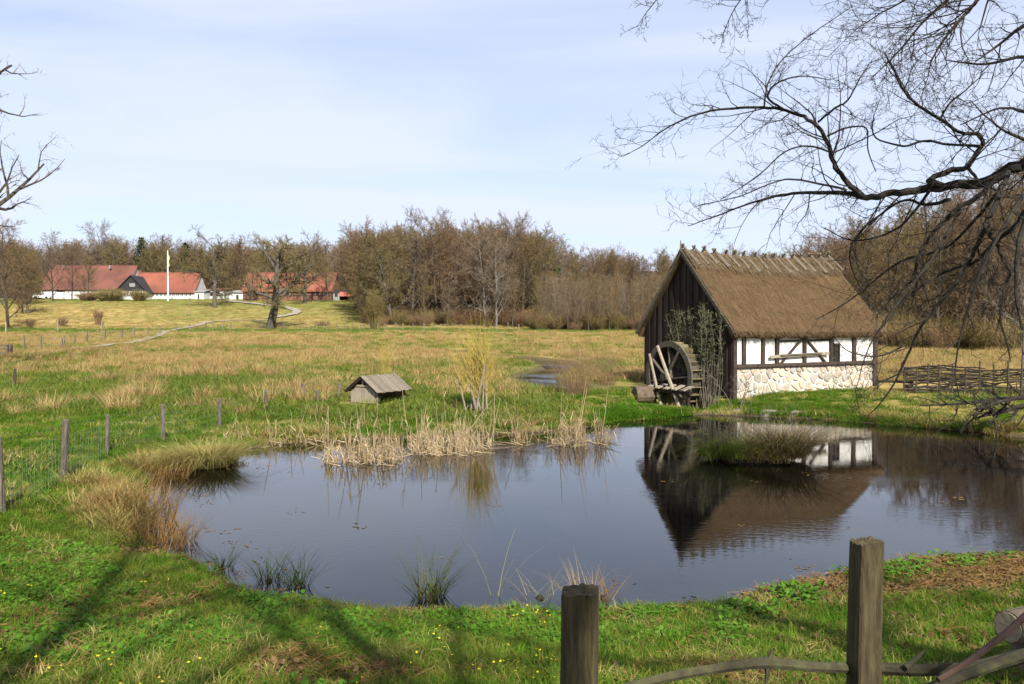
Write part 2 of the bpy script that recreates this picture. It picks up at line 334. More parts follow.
# ground: land cover from the vertex attribute, broken up by noise
def ground_mat():
    m, n, l, out = new_mat('ground')
    b = n.new('ShaderNodeBsdfPrincipled'); l.new(b.outputs[0], out.inputs[0])
    b.inputs['Roughness'].default_value = 1.0; b.inputs['Specular IOR Level'].default_value = 0.1
    at = n.new('ShaderNodeAttribute'); at.attribute_name = 'cover'
    sp = n.new('ShaderNodeSeparateColor'); l.new(at.outputs['Color'], sp.inputs[0])
    geo = n.new('ShaderNodeNewGeometry')
    def noise(s, d=6, st=None):
        z = n.new('ShaderNodeTexNoise'); z.inputs['Scale'].default_value = s; z.inputs['Detail'].default_value = d; z.inputs['Roughness'].default_value = .65
        if st:
            mm = n.new('ShaderNodeMapping'); mm.inputs['Scale'].default_value = st
            l.new(geo.outputs['Position'], mm.inputs[0]); l.new(mm.outputs[0], z.inputs['Vector'])
        else: l.new(geo.outputs['Position'], z.inputs['Vector'])
        return z
    nf, nm, ng = noise(18, 5), noise(1.3, 6), noise(.35, 8)
    green = ramp(n, [(.026, .058, .006), (.058, .112, .012), (.098, .148, .022), (.15, .175, .042)], [.2, .42, .6, .8]); l.new(nm.outputs['Fac'], green.inputs[0])
    tan = ramp(n, [(.10, .08, .02), (.23, .165, .05), (.36, .255, .09), (.44, .34, .14)], [.25, .42, .58, .78]); l.new(ng.outputs['Fac'], tan.inputs[0])
    soil = ramp(n, [(.028, .022, .014), (.065, .048, .028), (.12, .09, .05)], [.3, .5, .75]); l.new(nf.outputs['Fac'], soil.inputs[0])
    wood = ramp(n, [(.05, .035, .02), (.10, .066, .038), (.16, .11, .06)], [.3, .5, .7]); l.new(nm.outputs['Fac'], wood.inputs[0])
    def mixf(src, w):
        a = n.new('ShaderNodeMath'); a.operation = 'MULTIPLY_ADD'; a.inputs[1].default_value = w; a.inputs[2].default_value = -w * .5
        l.new(nf.outputs['Fac'], a.inputs[0])
        c = n.new('ShaderNodeMath'); c.operation = 'ADD'; c.use_clamp = True
        l.new(src, c.inputs[0]); l.new(a.outputs[0], c.inputs[1]); return c.outputs[0]
    cur = green.outputs[0]
    for srcout, colr, w in ((sp.outputs[0], tan, .7), (sp.outputs[1], soil, .5), (sp.outputs[2], wood, .4)):
        mx = n.new('ShaderNodeMix'); mx.data_type = 'RGBA'
        l.new(mixf(srcout, w), mx.inputs['Factor']); l.new(cur, mx.inputs['A']); l.new(colr.outputs[0], mx.inputs['B'])
        cur = mx.outputs['Result']
    l.new(cur, b.inputs['Base Color'])
    bp = n.new('ShaderNodeBump'); bp.inputs['Strength'].default_value = .8; bp.inputs['Distance'].default_value = .05
    l.new(nf.outputs['Fac'], bp.inputs['Height']); l.new(bp.outputs[0], b.inputs['Normal'])
    return m
M['ground'] = ground_mat()
def water_mat(name, bumpd, sc, rough=.015):
    m, n, l, out = new_mat(name)
    b = n.new('ShaderNodeBsdfPrincipled'); l.new(b.outputs[0], out.inputs[0])
    b.inputs['Base Color'].default_value = (.004, .0035, .003, 1); b.inputs['Roughness'].default_value = rough
    b.inputs['IOR'].default_value = 1.48; b.inputs['Specular IOR Level'].default_value = 0.5
    geo = n.new('ShaderNodeNewGeometry')
    mp = n.new('ShaderNodeMapping'); mp.inputs['Scale'].default_value = (1, 2.2, 1); mp.inputs['Rotation'].default_value = (0, 0, R(14))
    l.new(geo.outputs['Position'], mp.inputs[0])
    a = n.new('ShaderNodeTexNoise'); a.inputs['Scale'].default_value = sc; a.inputs['Detail'].default_value = 3; a.inputs['Distortion'].default_value = .4
    l.new(mp.outputs[0], a.inputs['Vector'])
    g = n.new('ShaderNodeTexNoise'); g.inputs['Scale'].default_value = .28; g.inputs['Detail'].default_value = 2
    l.new(mp.outputs[0], g.inputs['Vector'])
    gr = ramp(n, [(.15,) * 3, (1.0,) * 3], [.42, .68]); l.new(g.outputs['Fac'], gr.inputs[0])
    mu = n.new('ShaderNodeMath'); mu.operation = 'MULTIPLY'; l.new(a.outputs['Fac'], mu.inputs[0]); l.new(gr.outputs[0], mu.inputs[1])
    bp = n.new('ShaderNodeBump'); bp.inputs['Strength'].default_value = 1.0; bp.inputs['Distance'].default_value = bumpd
    l.new(mu.outputs[0], bp.inputs['Height']); l.new(bp.outputs[0], b.inputs['Normal'])
    return m
M['water'] = water_mat('water', .0020, 5.5)
M['stream'] = water_mat('stream_water', .012, 7, .05)

# ------------------------------------------------------------------ mesh helpers
class MB:
    def __init__(s): s.v, s.f, s.mi = [], [], []
    def quad(s, a, b, c, d): 
        i = len(s.v); s.v += [a, b, c, d]; s.f.append((i, i + 1, i + 2, i + 3))
    def tri(s, a, b, c):
        i = len(s.v); s.v += [a, b, c]; s.f.append((i, i + 1, i + 2))
    def box(s, lo, hi, mtx=None):
        i = len(s.v)
        P = [Vector((x, y, z)) for z in (lo[2], hi[2]) for y in (lo[1], hi[1]) for x in (lo[0], hi[0])]
        if mtx is not None: P = [mtx @ p for p in P]
        s.v += P
        for q in ((0, 2, 3, 1), (4, 5, 7, 6), (0, 1, 5, 4), (2, 6, 7, 3), (0, 4, 6, 2), (1, 3, 7, 5)): s.f.append(tuple(i + k for k in q))
    def beam(s, a, b, w, h, up=Vector((0, 0, 1)), bev=0.0, rng=None):
        """a sawn bar from a to b: w across, h along 'up'; chamfered when bev is set"""
        a, b = Vector(a), Vector(b); d = (b - a).normalized()
        x = d.cross(up); x = x.normalized() if x.length > 1e-4 else Vector((1, 0, 0)); y = x.cross(d).normalized()
        if bev:
            prof = [(-w / 2 + bev, -h / 2), (w / 2 - bev, -h / 2), (w / 2, -h / 2 + bev), (w / 2, h / 2 - bev), (w / 2 - bev, h / 2), (-w / 2 + bev, h / 2), (-w / 2, h / 2 - bev), (-w / 2, -h / 2 + bev)]
        else: prof = [(-w / 2, -h / 2), (w / 2, -h / 2), (w / 2, h / 2), (-w / 2, h / 2)]
        i = len(s.v); n = len(prof)
        for p in (a, b):
            for (u, v) in prof: s.v.append(p + x * u + y * v)
        for k in range(n): s.f.append((i + k, i + (k + 1) % n, i + n + (k + 1) % n, i + n + k))
        s.f.append(tuple(range(i + n - 1, i - 1, -1))); s.f.append(tuple(range(i + n, i + 2 * n)))
    def tube(s, pts, rad, n=5, cap=True, jit=0.0, rng=None):
        pts = [Vector(p) for p in pts]; i0 = len(s.v); m = len(pts)
        t0 = (pts[1] - pts[0]).normalized()
        x = t0.orthogonal().normalized()
        for k in range(m):
            t = (pts[min(k + 1, m - 1)] - pts[max(k - 1, 0)])
            t = t.normalized() if t.length > 1e-9 else t0
            x = (x - t * x.dot(t)); x = x.normalized() if x.length > 1e-6 else t.orthogonal().normalized()
            y = t.cross(x); r = rad[k]
            for j in range(n):
                a = 2 * math.pi * j / n
                rr = r * (1 + (rng.uniform(-jit, jit) if jit else 0))
                s.v.append(pts[k] + x * (math.cos(a) * rr) + y * (math.sin(a) * rr))
        for k in range(m - 1):
            for j in range(n):
                a = i0 + k * n + j; b = i0 + k * n + (j + 1) % n
                s.f.append((a, b, b + n, a + n))
        if cap:
            s.f.append(tuple(range(i0 + n - 1, i0 - 1, -1))); s.f.append(tuple(i0 + (m - 1) * n + j for j in range(n)))
    def ribbon(s, pts, w, side):
        i0 = len(s.v); m = len(pts)
        for k, p in enumerate(pts):
            f = 1 - k / (m - 1) * 0.999
            if k < m - 1: s.v += [p - side * (w * f / 2 ** .5), p + side * (w * f / 2 ** .5)]
            else: s.v.append(p)
        for k in range(m - 2): s.f.append((i0 + 2 * k, i0 + 2 * k + 1, i0 + 2 * k + 3, i0 + 2 * k + 2))
        s.f.append((i0 + 2 * (m - 2), i0 + 2 * (m - 2) + 1, i0 + 2 * (m - 1)))
    def mesh(s, name, m, org=None, smooth=False):
        me = bpy.data.meshes.new(name)
        o = Vector(org) if org is not None else Vector((0, 0, 0))
        me.from_pydata([tuple(Vector(p) - o) for p in s.v], [], s.f)
        if isinstance(m, (list, tuple)):
            for q in m: me.materials.append(M[q])
            if s.mi: me.polygons.foreach_set('material_index', s.mi)
        else: me.materials.append(M[m])
        if smooth: me.polygons.foreach_set('use_smooth', [True] * len(me.polygons))
        me.update(); return me
    def build(s, name, m, parent=None, org=None, smooth=False):
        o = bpy.data.objects.new(name, s.mesh(name, m, org, smooth)); COL.objects.link(o)
        if parent is not None: o.parent = parent
        elif org is not None: o.location = org
        return o
def tag(o, label=None, cat=None, group=None, kind=None):
    if label: o['label'] = label
    if cat: o['category'] = cat
    if group: o['group'] = group
    if kind: o['kind'] = kind
    return o
def thing(name, loc, label, cat, rz=0.0, group=None, kind=None):
    o = bpy.data.objects.new(name, None); COL.objects.link(o); o.empty_display_size = .2
    o.location = loc; o.rotation_euler = (0, 0, rz)
    return tag(o, label, cat, group, kind)
def put(name, me, parent=None, loc=(0, 0, 0), rz=0.0, sc=1.0):
    o = bpy.data.objects.new(name, me); COL.objects.link(o); o.parent = parent
    o.location = loc; o.rotation_euler = (0, 0, rz); o.scale = (sc,) * 3 if not hasattr(sc, '__len__') else sc
    return o

# scattering: one object whose points carry instances of a few prototype meshes
def scatter(name, label, cat, protos, xs, ys, zs, scl, rot=None, pick=None, parent=None, tilt=0.12, seed=1):
    rng = np.random.default_rng(seed); n = len(xs)
    me = bpy.data.meshes.new(name); me.vertices.add(n)
    co = np.stack([xs, ys, zs], 1).astype(np.float32); me.vertices.foreach_set('co', co.ravel())
    a = me.attributes.new('scl', 'FLOAT', 'POINT'); a.data.foreach_set('value', np.asarray(scl, np.float32))
    rv = np.stack([rng.normal(0, tilt, n), rng.normal(0, tilt, n), rng.uniform(0, 6.283, n)], 1).astype(np.float32)
    a = me.attributes.new('rot', 'FLOAT_VECTOR', 'POINT'); a.data.foreach_set('vector', rv.ravel())
    a = me.attributes.new('pick', 'INT', 'POINT')
    a.data.foreach_set('value', np.asarray(pick if pick is not None else rng.integers(0, len(protos), n), np.int32))
    o = bpy.data.objects.new(name, me); COL.objects.link(o)
    c = bpy.data.collections.new(name + '_source')
    for k, p in enumerate(protos):
        po = bpy.data.objects.new('source_%s_%02d' % (name, k), p); c.objects.link(po)
    g = bpy.data.node_groups.new(name + '_scatter', 'GeometryNodeTree')
    g.interface.new_socket('Geometry', in_out='INPUT', socket_type='NodeSocketGeometry')
    g.interface.new_socket('Geometry', in_out='OUTPUT', socket_type='NodeSocketGeometry')
    N, L = g.nodes, g.links
    gi, go = N.new('NodeGroupInput'), N.new('NodeGroupOutput')
    ci = N.new('GeometryNodeCollectionInfo'); ci.inputs['Collection'].default_value = c
    ci.inputs['Separate Children'].default_value = True; ci.inputs['Reset Children'].default_value = True
    iop = N.new('GeometryNodeInstanceOnPoints'); iop.inputs['Pick Instance'].default_value = True
    def na(nm, t):
        q = N.new('GeometryNodeInputNamedAttribute'); q.data_type = t; q.inputs['Name'].default_value = nm
        return [s for s in q.outputs if s.enabled and s.name == 'Attribute'][0]
    L.new(gi.outputs[0], iop.inputs['Points']); L.new(ci.outputs[0], iop.inputs['Instance'])
    L.new(na('pick', 'INT'), iop.inputs['Instance Index'])
    L.new(na('rot', 'FLOAT_VECTOR'), iop.inputs['Rotation']); L.new(na('scl', 'FLOAT'), iop.inputs['Scale'])
    L.new(iop.outputs[0], go.inputs[0])
    md = o.modifiers.new('scatter', 'NODES'); md.node_group = g
    tag(o, label, cat, None, 'stuff')
    return o

# blades
def blades(mb, rng, n, rad, h, w, droop=.5, lean=.35, segs=3, hv=.35, center=(0, 0, 0), out=0.0):
    c = Vector(center)
    for k in range(n):
        a = rng.uniform(0, 6.283); r = rad * math.sqrt(rng.random())
        p = c + Vector((math.cos(a) * r, math.sin(a) * r, 0))
        b = a + rng.gauss(0, 1.0) if out else rng.uniform(0, 6.283)
        d = Vector((math.cos(b), math.sin(b), 0)); H = h * rng.uniform(1 - hv, 1 + hv)
        ln = lean * rng.uniform(.2, 1.3) + out * r / max(rad, 1e-4)
        dr = droop * rng.uniform(.3, 1.3)
        side = Vector((-math.sin(b + rng.uniform(-.8, .8)), math.cos(b), 0)).normalized()
        pts = []
        for q in range(segs + 1):
            t = q / segs
            pts.append(p + d * (H * (ln * t + dr * t * t)) + Vector((0, 0, H * (t - .55 * dr * t * t * t))))
        mb.ribbon(pts, w * rng.uniform(.7, 1.3), side)
def clump_mesh(name, m, n, rad, h, w, seed, **k):
    mb = MB(); blades(mb, random.Random(seed), n, rad, h, w, **k); return mb.mesh(name, m)

# bare trees
def grow(tb, tw, p, d, L, r, lv, P, rng):
    n = P['seg'][lv]; pts = [p.copy()]; rad = [r]; dd = d.normalized(); q = p.copy()
    for k in range(n):
        dd = (dd + Vector((rng.gauss(0, 1), rng.gauss(0, 1), rng.gauss(0, 1))) * P['crook'][lv] + Vector((0, 0, P['up'][lv]))).normalized()
        q = q + dd * (L / n); pts.append(q.copy()); rad.append(r * (1 - (k + 1) / n * P['taper'][lv]))
    if lv >= P['twig']:
        side = dd.cross(Vector((rng.gauss(0, 1), rng.gauss(0, 1), rng.gauss(0, 1)))).normalized()
        tw.ribbon(pts, min(r, .021) * 2, side)
    else: tb.tube(pts, rad, P['sides'][lv], cap=False)
    if lv + 1 < len(P['seg']):
        nc = P['kids'][lv]; nc = max(1, int(nc * rng.uniform(.75, 1.25)))
        for c in range(nc):
            t = P['t0'][lv] + (1 - P['t0'][lv]) * (c + rng.random()) / nc
            fi = min(t, .999) * n; i = int(fi); fr = fi - i
            b = pts[i].lerp(pts[i + 1], fr); rb = rad[i] * (1 - fr) + rad[i + 1] * fr
            ax = (pts[i + 1] - pts[i]).normalized()
            az = c * 2.4 + rng.uniform(-.6, .6)
            o = ax.orthogonal().normalized(); o.rotate(Quaternion(ax, az))
            an = R(rng.uniform(*P['ang'][lv]))
            nd = ax * math.cos(an) + o * math.sin(an)
            ll = L * P['len'][lv] * rng.uniform(.65, 1.2) * (1 - P['fall'][lv] * t)
            grow(tb, tw, b, nd, ll, max(min(rb * .75, r * P['rr'][lv]), P['rmin']), lv + 1, P, rng)
FOREST = dict(seg=[8, 5, 4, 3], crook=[.05, .14, .2, .3], up=[.02, .10, .06, .05], taper=[.85, .85, .8, 1], sides=[7, 5, 3, 3], twig=3,
              kids=[16, 8, 7], t0=[.10, .2, .1], ang=[(35, 65), (30, 60), (25, 60)], len=[.42, .5, .5], fall=[.45, .4, .3], rr=[.38, .36, .5], rmin=.014)
OAK = dict(seg=[7, 6, 5, 4], crook=[.10, .24, .28, .3], up=[.02, .05, .05, .04], taper=[.7, .8, .8, 1], sides=[8, 6, 4, 3], twig=3,
           kids=[16, 9, 8], t0=[.22, .2, .1], ang=[(45, 85), (35, 70), (30, 65)], len=[.62, .5, .48], fall=[.35, .4, .3], rr=[.42, .36, .5], rmin=.014)
SLIM = dict(seg=[8, 4, 3], crook=[.05, .16, .25], up=[.02, .12, .08], taper=[.9, .9, 1], sides=[5, 3, 3], twig=2,
            kids=[26, 9], t0=[.15, .1], ang=[(25, 55), (25, 55)], len=[.30, .5], fall=[.55, .3], rr=[.25, .5], rmin=.012)
def tree_meshes(name, P, H, r, seed, bark, twigm, both=False):
    rng = random.Random(seed); tb, tw = MB(), MB()
    grow(tb, tw, Vector((0, 0, -.3)), Vector((rng.uniform(-.06, .06), rng.uniform(-.06, .06), 1)), H, r, 0, P, rng)
    if both:
        j = MB(); j.v = tb.v + tw.v; k = len(tb.v); j.f = tb.f + [tuple(q + k for q in f) for f in tw.f]
        j.mi = [0] * len(tb.f) + [1] * len(tw.f)
        return j.mesh(name, [bark, twigm])
    return tb.mesh(name + '_trunk', bark, smooth=True), tw.mesh(name + '_crown', twigm)
def tree(name, loc, label, ms, sc=1.0, rz=0.0, group=None, cat='tree', squash=1.0):
    t = thing(name, loc, label, cat, rz, group)
    put('trunk', ms[0], t, sc=(sc * squash, sc * squash, sc)); put('crown', ms[1], t, sc=(sc * squash, sc * squash, sc))
    return t

# ------------------------------------------------------------------ ground, pond, stream, paths
def axis(lo, hi, step, far_lo, far_hi, g=1.10):
    a = list(np.arange(lo, hi + 1e-6, step))
    s, x = step, hi
    while x < far_hi: s *= g; x += s; a.append(x)
    s, x = step, lo; b = []
    while x > far_lo: s *= g; x -= s; b.append(x)
    return np.array(b[::-1] + a)
gxs = axis(-13, 15, .13, -1400, 1400, 1.07); gys = axis(2.5, 47, .13, -300, 1500, 1.06)
GX, GY = np.meshgrid(gxs, gys)
fx, fy = GX.ravel(), GY.ravel()
SDV = pond_sd(fx, fy); FZ = ground(fx, fy, SDV)
nx, ny = len(gxs), len(gys)
me = bpy.data.meshes.new('ground')
me.vertices.add(nx * ny); me.vertices.foreach_set('co', np.stack([fx, fy, FZ], 1).astype(np.float32).ravel())
ii = (np.arange(ny - 1)[:, None] * nx + np.arange(nx - 1)[None, :]).ravel()
qf = np.stack([ii, ii + 1, ii + 1 + nx, ii + nx], 1).astype(np.int32)
me.loops.add(qf.size); me.loops.foreach_set('vertex_index', qf.ravel())
me.polygons.add(len(qf)); me.polygons.foreach_set('loop_start', np.arange(0, qf.size, 4, dtype=np.int32))
me.polygons.foreach_set('loop_total', np.full(len(qf), 4, np.int32)); me.polygons.foreach_set('use_smooth', np.ones(len(qf), bool))
me.update(calc_edges=True); me.validate()
PXX = CX + F_PX * fx / np.maximum(fy, 1)
def woodness(x, y):
    px = CX + F_PX * x / np.maximum(y, 1)
    w = ss((y - 133) / 10) * ss((px - 355) / 15) * (px < 700)
    w = np.maximum(w, ss((y - 210) / 12))
    w = np.maximum(w, ss((58 - np.hypot(x - 94, y - 98)) / 10))
    return w
def soilness(x, y, sd):
    s = ss((.30 - sd) / .25)
    s = np.maximum(s, .95 * ss((1.75 - np.hypot((x - 4.7) / 1.9, y - 8.6)) / .8) * ss((fbm(x, y, .9, 31) - .22) / .25))
    s = np.maximum(s, .6 * ss((.62 - fbm(x, y, .8, 33)) / -.1) * ss((y - 18) / -4))
    s = np.maximum(s, .85 * ss((1.45 - poly_dist(x, y, STREAM)) / .5) * (y > 30))
    s = np.maximum(s, .8 * ss((1.3 - np.hypot((x + 1.5) / 2.2, y - 23.5)) / .7))
    return s
cov = np.zeros((nx * ny, 4), np.float32); cov[:, 3] = 1
cov[:, 0] = tanness(fx, fy); cov[:, 1] = soilness(fx, fy, SDV); cov[:, 2] = woodness(fx, fy)
ca = me.color_attributes.new('cover', 'FLOAT_COLOR', 'POINT'); ca.data.foreach_set('color', cov.ravel())
me.materials.append(M['ground'])
go = bpy.data.objects.new('ground', me); COL.objects.link(go); tag(go, kind='structure')

mb = MB()
x0, x1 = SHORE[:, 0].min() - .5, SHORE[:, 0].max() + .5; y0, y1 = SHORE[:, 1].min() - .5, SHORE[:, 1].max() + .4
mb.quad(Vector((x0, y0, 0)), Vector((x1, y0, 0)), Vector((x1, y1, 0)), Vector((x0, y1, 0)))
tag(mb.build('pond', 'water'), kind='structure')

def strip(name, pts, w, m, lift, kind='structure', follow=True):
    """a ribbon draped over the ground, several verts across"""
    mb = MB(); P = catmull([Vector((p[0], p[1], 0)) for p in pts], 10, False); na = 5
    ctr = [gz(p.x, p.y) for p in P]
    for _ in range(6): ctr = [(ctr[max(i - 1, 0)] + ctr[i] + ctr[min(i + 1, len(ctr) - 1)]) / 3 for i in range(len(ctr))]
    for i, p in enumerate(P):
        t = (P[min(i + 1, len(P) - 1)] - P[max(i - 1, 0)]).normalized(); s = Vector((-t.y, t.x, 0))
        ww = w * (1 + .25 * math.sin(i * 1.3) * math.sin(i * .37))
        for k in range(na):
            q = p + s * ww * (k / (na - 1) - .5)
            z = ctr[i] if not follow else gz(q.x, q.y)
            mb.v.append(Vector((q.x, q.y, z + lift)))
    for i in range(len(P) - 1):
        for k in range(na - 1):
            a = i * na + k; mb.f.append((a, a + na, a + na + 1, a + 1))
    return tag(mb.build(name, m, smooth=True), kind=kind)
strip('stream', STREAM[2:], 2.2, 'stream', .10, follow=False)
def gpath(pxs): return [(lambda v: (v.x, v.y))(on_ground(*p)) for p in pxs]
strip('path', gpath([(60, 351), (110, 346), (150, 338.5), (172, 331), (200, 325), (224, 321), (255, 321), (275, 319.5)]), .9, 'gravel', .12)
strip('path', gpath([(268, 319), (288, 316), (297, 312.5), (290, 309), (270, 306), (243, 303), (225, 301)]), 1.7, 'gravel', .2)

# ------------------------------------------------------------------ the watermill
AX = R(90 - 62)
A0 = at_y(732, 403, 27.6); A0.z = 0
MW, ML = 4.87, 7.37
mill = thing('watermill', A0, 'thatched half-timbered watermill with white walls and dark boarded gable beside the pond', 'watermill', AX)
Mrot = Matrix.Rotation(AX, 4, 'Z'); Mi = (Matrix.Translation(A0) @ Mrot).inverted()
def to_mill_plane(px, py, axis_i, val):
    o = Mi @ Vector((0, 0, CAM_H)); d = Mi.to_3x3() @ ray(px, py)
    t = (val - o[axis_i]) / d[axis_i]; return o + d * t
APEX, SLOPE = 5.72, 1.10
YM = MW / 2
def roof_out(y): return APEX - abs(YM - y) * SLOPE
def roof_in(y): return roof_out(y) - .30
rng = random.Random(11)
# masonry core and inner walls
mb = MB(); mb.box((.10, .10, -.5), (ML - .10, MW - .10, 2.6)); mb.build('inner_wall', 'mortar', mill)
mb = MB(); mb.box((.02, .03, -.5), (ML - .02, .10, 1.43)); base = mb.build('stone_base', 'mortar', mill)
# field stones: clipped cells, each its own stone
def clip(poly, nx_, ny_, c):
    out = []
    for i in range(len(poly)):
        a, b = poly[i], poly[(i + 1) % len(poly)]
        da = nx_ * a[0] + ny_ * a[1] - c; db = nx_ * b[0] + ny_ * b[1] - c
        if da <= 0: out.append(a)
        if (da < 0 < db) or (db < 0 < da):
            t = da / (da - db); out.append((a[0] + (b[0] - a[0]) * t, a[1] + (b[1] - a[1]) * t))
    return out
seeds = []
for j in range(5):
    for i in range(18):
        seeds.append(((i + .5 + .5 * (j % 2) + rng.uniform(-.36, .36)) * ML / 18.2, -.10 + (j + .5 + rng.uniform(-.33, .33)) * .31))
for k in range(34): seeds.append((rng.uniform(.1, ML - .1), rng.uniform(-.05, 1.38)))
for i, (sx, sz) in enumerate(seeds):
    poly = [(.05, -.15), (ML - .05, -.15), (ML - .05, 1.40), (.05, 1.40)]
    gap = rng.uniform(.010, .034)
    for j, (tx, tz) in enumerate(seeds):
        if i == j: continue
        dx, dz = tx - sx, tz - sz; D = math.hypot(dx, dz)
        if D > 1.6: continue
        poly = clip(poly, dx / D, dz / D, (dx * (sx + tx) / 2 + dz * (sz + tz) / 2) / D - gap)
        if len(poly) < 3: break
    if len(poly) < 3: continue
    for _ in range(2):
        poly = [q for k in range(len(poly)) for q in ((poly[k][0] * .84 + poly[(k + 1) % len(poly)][0] * .16, poly[k][1] * .84 + poly[(k + 1) % len(poly)][1] * .16),
                                                       (poly[k][0] * .16 + poly[(k + 1) % len(poly)][0] * .84, poly[k][1] * .16 + poly[(k + 1) % len(poly)][1] * .84))] if _ == 0 else poly
    cx_ = sum(q[0] for q in poly) / len(poly); cz_ = sum(q[1] for q in poly) / len(poly)
    if max(q[0] for q in poly) - min(q[0] for q in poly) < .08: continue
    mb = MB(); n = len(poly); pr = rng.uniform(.018, .05)
    for sc_, yy in ((1.0, .035), (1.0, .02 - pr * .3), (.82, .02 - pr)):
        for q in poly: mb.v.append(Vector((cx_ + (q[0] - cx_) * sc_, yy, cz_ + (q[1] - cz_) * sc_)))
    mb.v.append(Vector((cx_, .02 - pr * 1.12, cz_)))
    for lv in range(2):
        for k in range(n): mb.f.append((lv * n + k, lv * n + (k + 1) % n, (lv + 1) * n + (k + 1) % n, (lv + 1) * n + k))
    for k in range(n): mb.f.append((2 * n + k, 2 * n + (k + 1) % n, 3 * n))
    mb.build('stone', 'fieldstone', base)
# timber frame on the long wall
SILL = 1.47
def wx(px, py=352): return to_mill_plane(px, py, 1, 0.0).x
posts = [wx(p) for p in (743, 762, 776, 803.5, 830)] + [wx(853)]
mb = MB(); mb.beam((-.02, -.035, SILL), (ML + .02, -.035, SILL + .02), .15, .12, bev=.012); mb.build('sill_beam', 'frame_timber', mill)
mb = MB(); mb.beam((0, -.02, 2.56), (ML, -.02, 2.56), .14, .14, bev=.012); mb.build('wall_plate', 'frame_timber', mill)
edges = [0.0] + posts + [ML]
for k, x in enumerate(edges):
    w = .16 if 0 < k < len(edges) - 1 else .2
    mb = MB(); lo = SILL + .07 if 0 < k < len(edges) - 1 else (.15 if k else .3)
    xx = min(max(x, w / 2 - .03), ML - w / 2 + .03)
    mb.beam((xx, -.03, lo), (xx + rng.uniform(-.02, .02), -.03, 2.49), w * rng.uniform(.85, 1.1), .13, up=Vector((0, 1, 0)), bev=.012); mb.build('post', 'frame_timber', mill)
for k in range(len(edges) - 1):
    a, b = edges[k] + .08, edges[k + 1] - .08
    mb = MB(); mb.box((a, -.012, SILL + .07), (b, .10, 2.5))
    mb.build('plaster_panel', 'plaster', mill)
for (pa, pb) in (((801.5, 339), (779.5, 365)), ((806, 339), (826.5, 364))):
    a, b = to_mill_plane(*pa, 1, -.03), to_mill_plane(*pb, 1, -.03)
    mb = MB(); mb.beam(a, b, .085, .10, up=Vector((0, 1, 0)), bev=.01); mb.build('brace', 'frame_timber', mill)
mb = MB(); mb.beam((posts[2] - .05, -.02, 2.33), (posts[4] - .1, -.02, 2.36), .07, .07, bev=.008); mb.build('rail', 'frame_timber', mill)
a, b = to_mill_plane(770, 357, 1, -.12), to_mill_plane(829, 353, 1, -.12)
mb = MB(); mb.beam(a, b, .04, .11, bev=.006); mb.build('hanging_plank', 'pale_wood', mill)
a, b = to_mill_plane(781, 355.2, 1, -.17), to_mill_plane(822, 353, 1, -.17)
mb = MB(); mb.beam(a, b, .04, .06, bev=.006); mb.build('hanging_plank', 'old_wood', mill)
wa, wb = to_mill_plane(831, 364, 1, -.05), to_mill_plane(839.5, 344, 1, -.05)
win = MB()
for (p, q) in (((wa.x, wa.z), (wb.x, wa.z)), ((wa.x, wb.z), (wb.x, wb.z)), ((wa.x, wa.z), (wa.x, wb.z)), ((wb.x, wa.z), (wb.x, wb.z))):
    win.beam((p[0], -.04, p[1]), (q[0], -.04, q[1]), .06, .06, up=Vector((0, 1, 0)), bev=.006)
wo_ = win.build('window', 'frame_timber', mill)
mb = MB(); mb.box((wa.x + .02, -.03, wa.z + .02), (wb.x - .02, -.022, wb.z - .02)); mb.build('pane', 'glass', wo_)
mb = MB()
for f in (.34, .67): mb.beam((wa.x + .03, -.05, wa.z + (wb.z - wa.z) * f), (wb.x - .03, -.05, wa.z + (wb.z - wa.z) * f), .025, .025)
mb.beam(((wa.x + wb.x) / 2, -.05, wa.z + .03), ((wa.x + wb.x) / 2, -.05, wb.z - .03), .025, .025, up=Vector((0, 1, 0)))
mb.build('glazing_bar', 'frame_timber', wo_)
# back wall and gables of upright boards, each board its own piece
def gable(xf, sgn, lo):
    n = 27; w = MW / n
    for k in range(n):
        y0_, y1_ = k * w + .006, (k + 1) * w - .006
        off = sgn * (.02 + (.028 if k % 2 else 0.0) + rng.uniform(0, .006))
        xa, xb = xf + off, xf + off + sgn * .022
        z0 = lo + rng.uniform(-.06, .05)
        prof = [(y0_, z0), (y1_, z0), (y1_, roof_in(y1_) + .02)]
        if y0_ < YM < y1_: prof.append((YM, roof_in(YM) + .02))
        prof.append((y0_, roof_in(y0_) + .02))
        mb = MB(); m_ = len(prof)
        for xx in (xa, xb):
            for (yy, zz) in prof: mb.v.append(Vector((xx, yy, zz)))
        for i in range(m_): mb.f.append((i, (i + 1) % m_, m_ + (i + 1) % m_, m_ + i))
        mb.f.append(tuple(range(m_ - 1, -1, -1))); mb.f.append(tuple(range(m_, 2 * m_)))
        mb.build('gable_board', 'dark_board', mill)
def gable_core(x0_, x1_):
    mb = MB(); prof = [(.1, .2), (MW - .1, .2), (MW - .1, roof_in(MW - .1) - .02), (YM, roof_in(YM) - .02), (.1, roof_in(.1) - .02)]; m_ = 5
    for xx in (x0_, x1_):
        for (yy, zz) in prof: mb.v.append(Vector((xx, yy, zz)))
    for i in range(m_): mb.f.append((i, (i + 1) % m_, m_ + (i + 1) % m_, m_ + i))
    mb.f.append((4, 3, 2, 1, 0)); mb.f.append((5, 6, 7, 8, 9)); mb.build('gable_frame', 'frame_timber', mill)
gable_core(.015, .095); gable_core(ML - .095, ML - .015)
gable(0.0, -1, .05); gable(ML, 1, .25)
mb = MB(); mb.box((.02, MW - .10, -.3), (ML - .02, MW - .01, 2.6)); mb.build('back_wall', 'dark_board', mill)
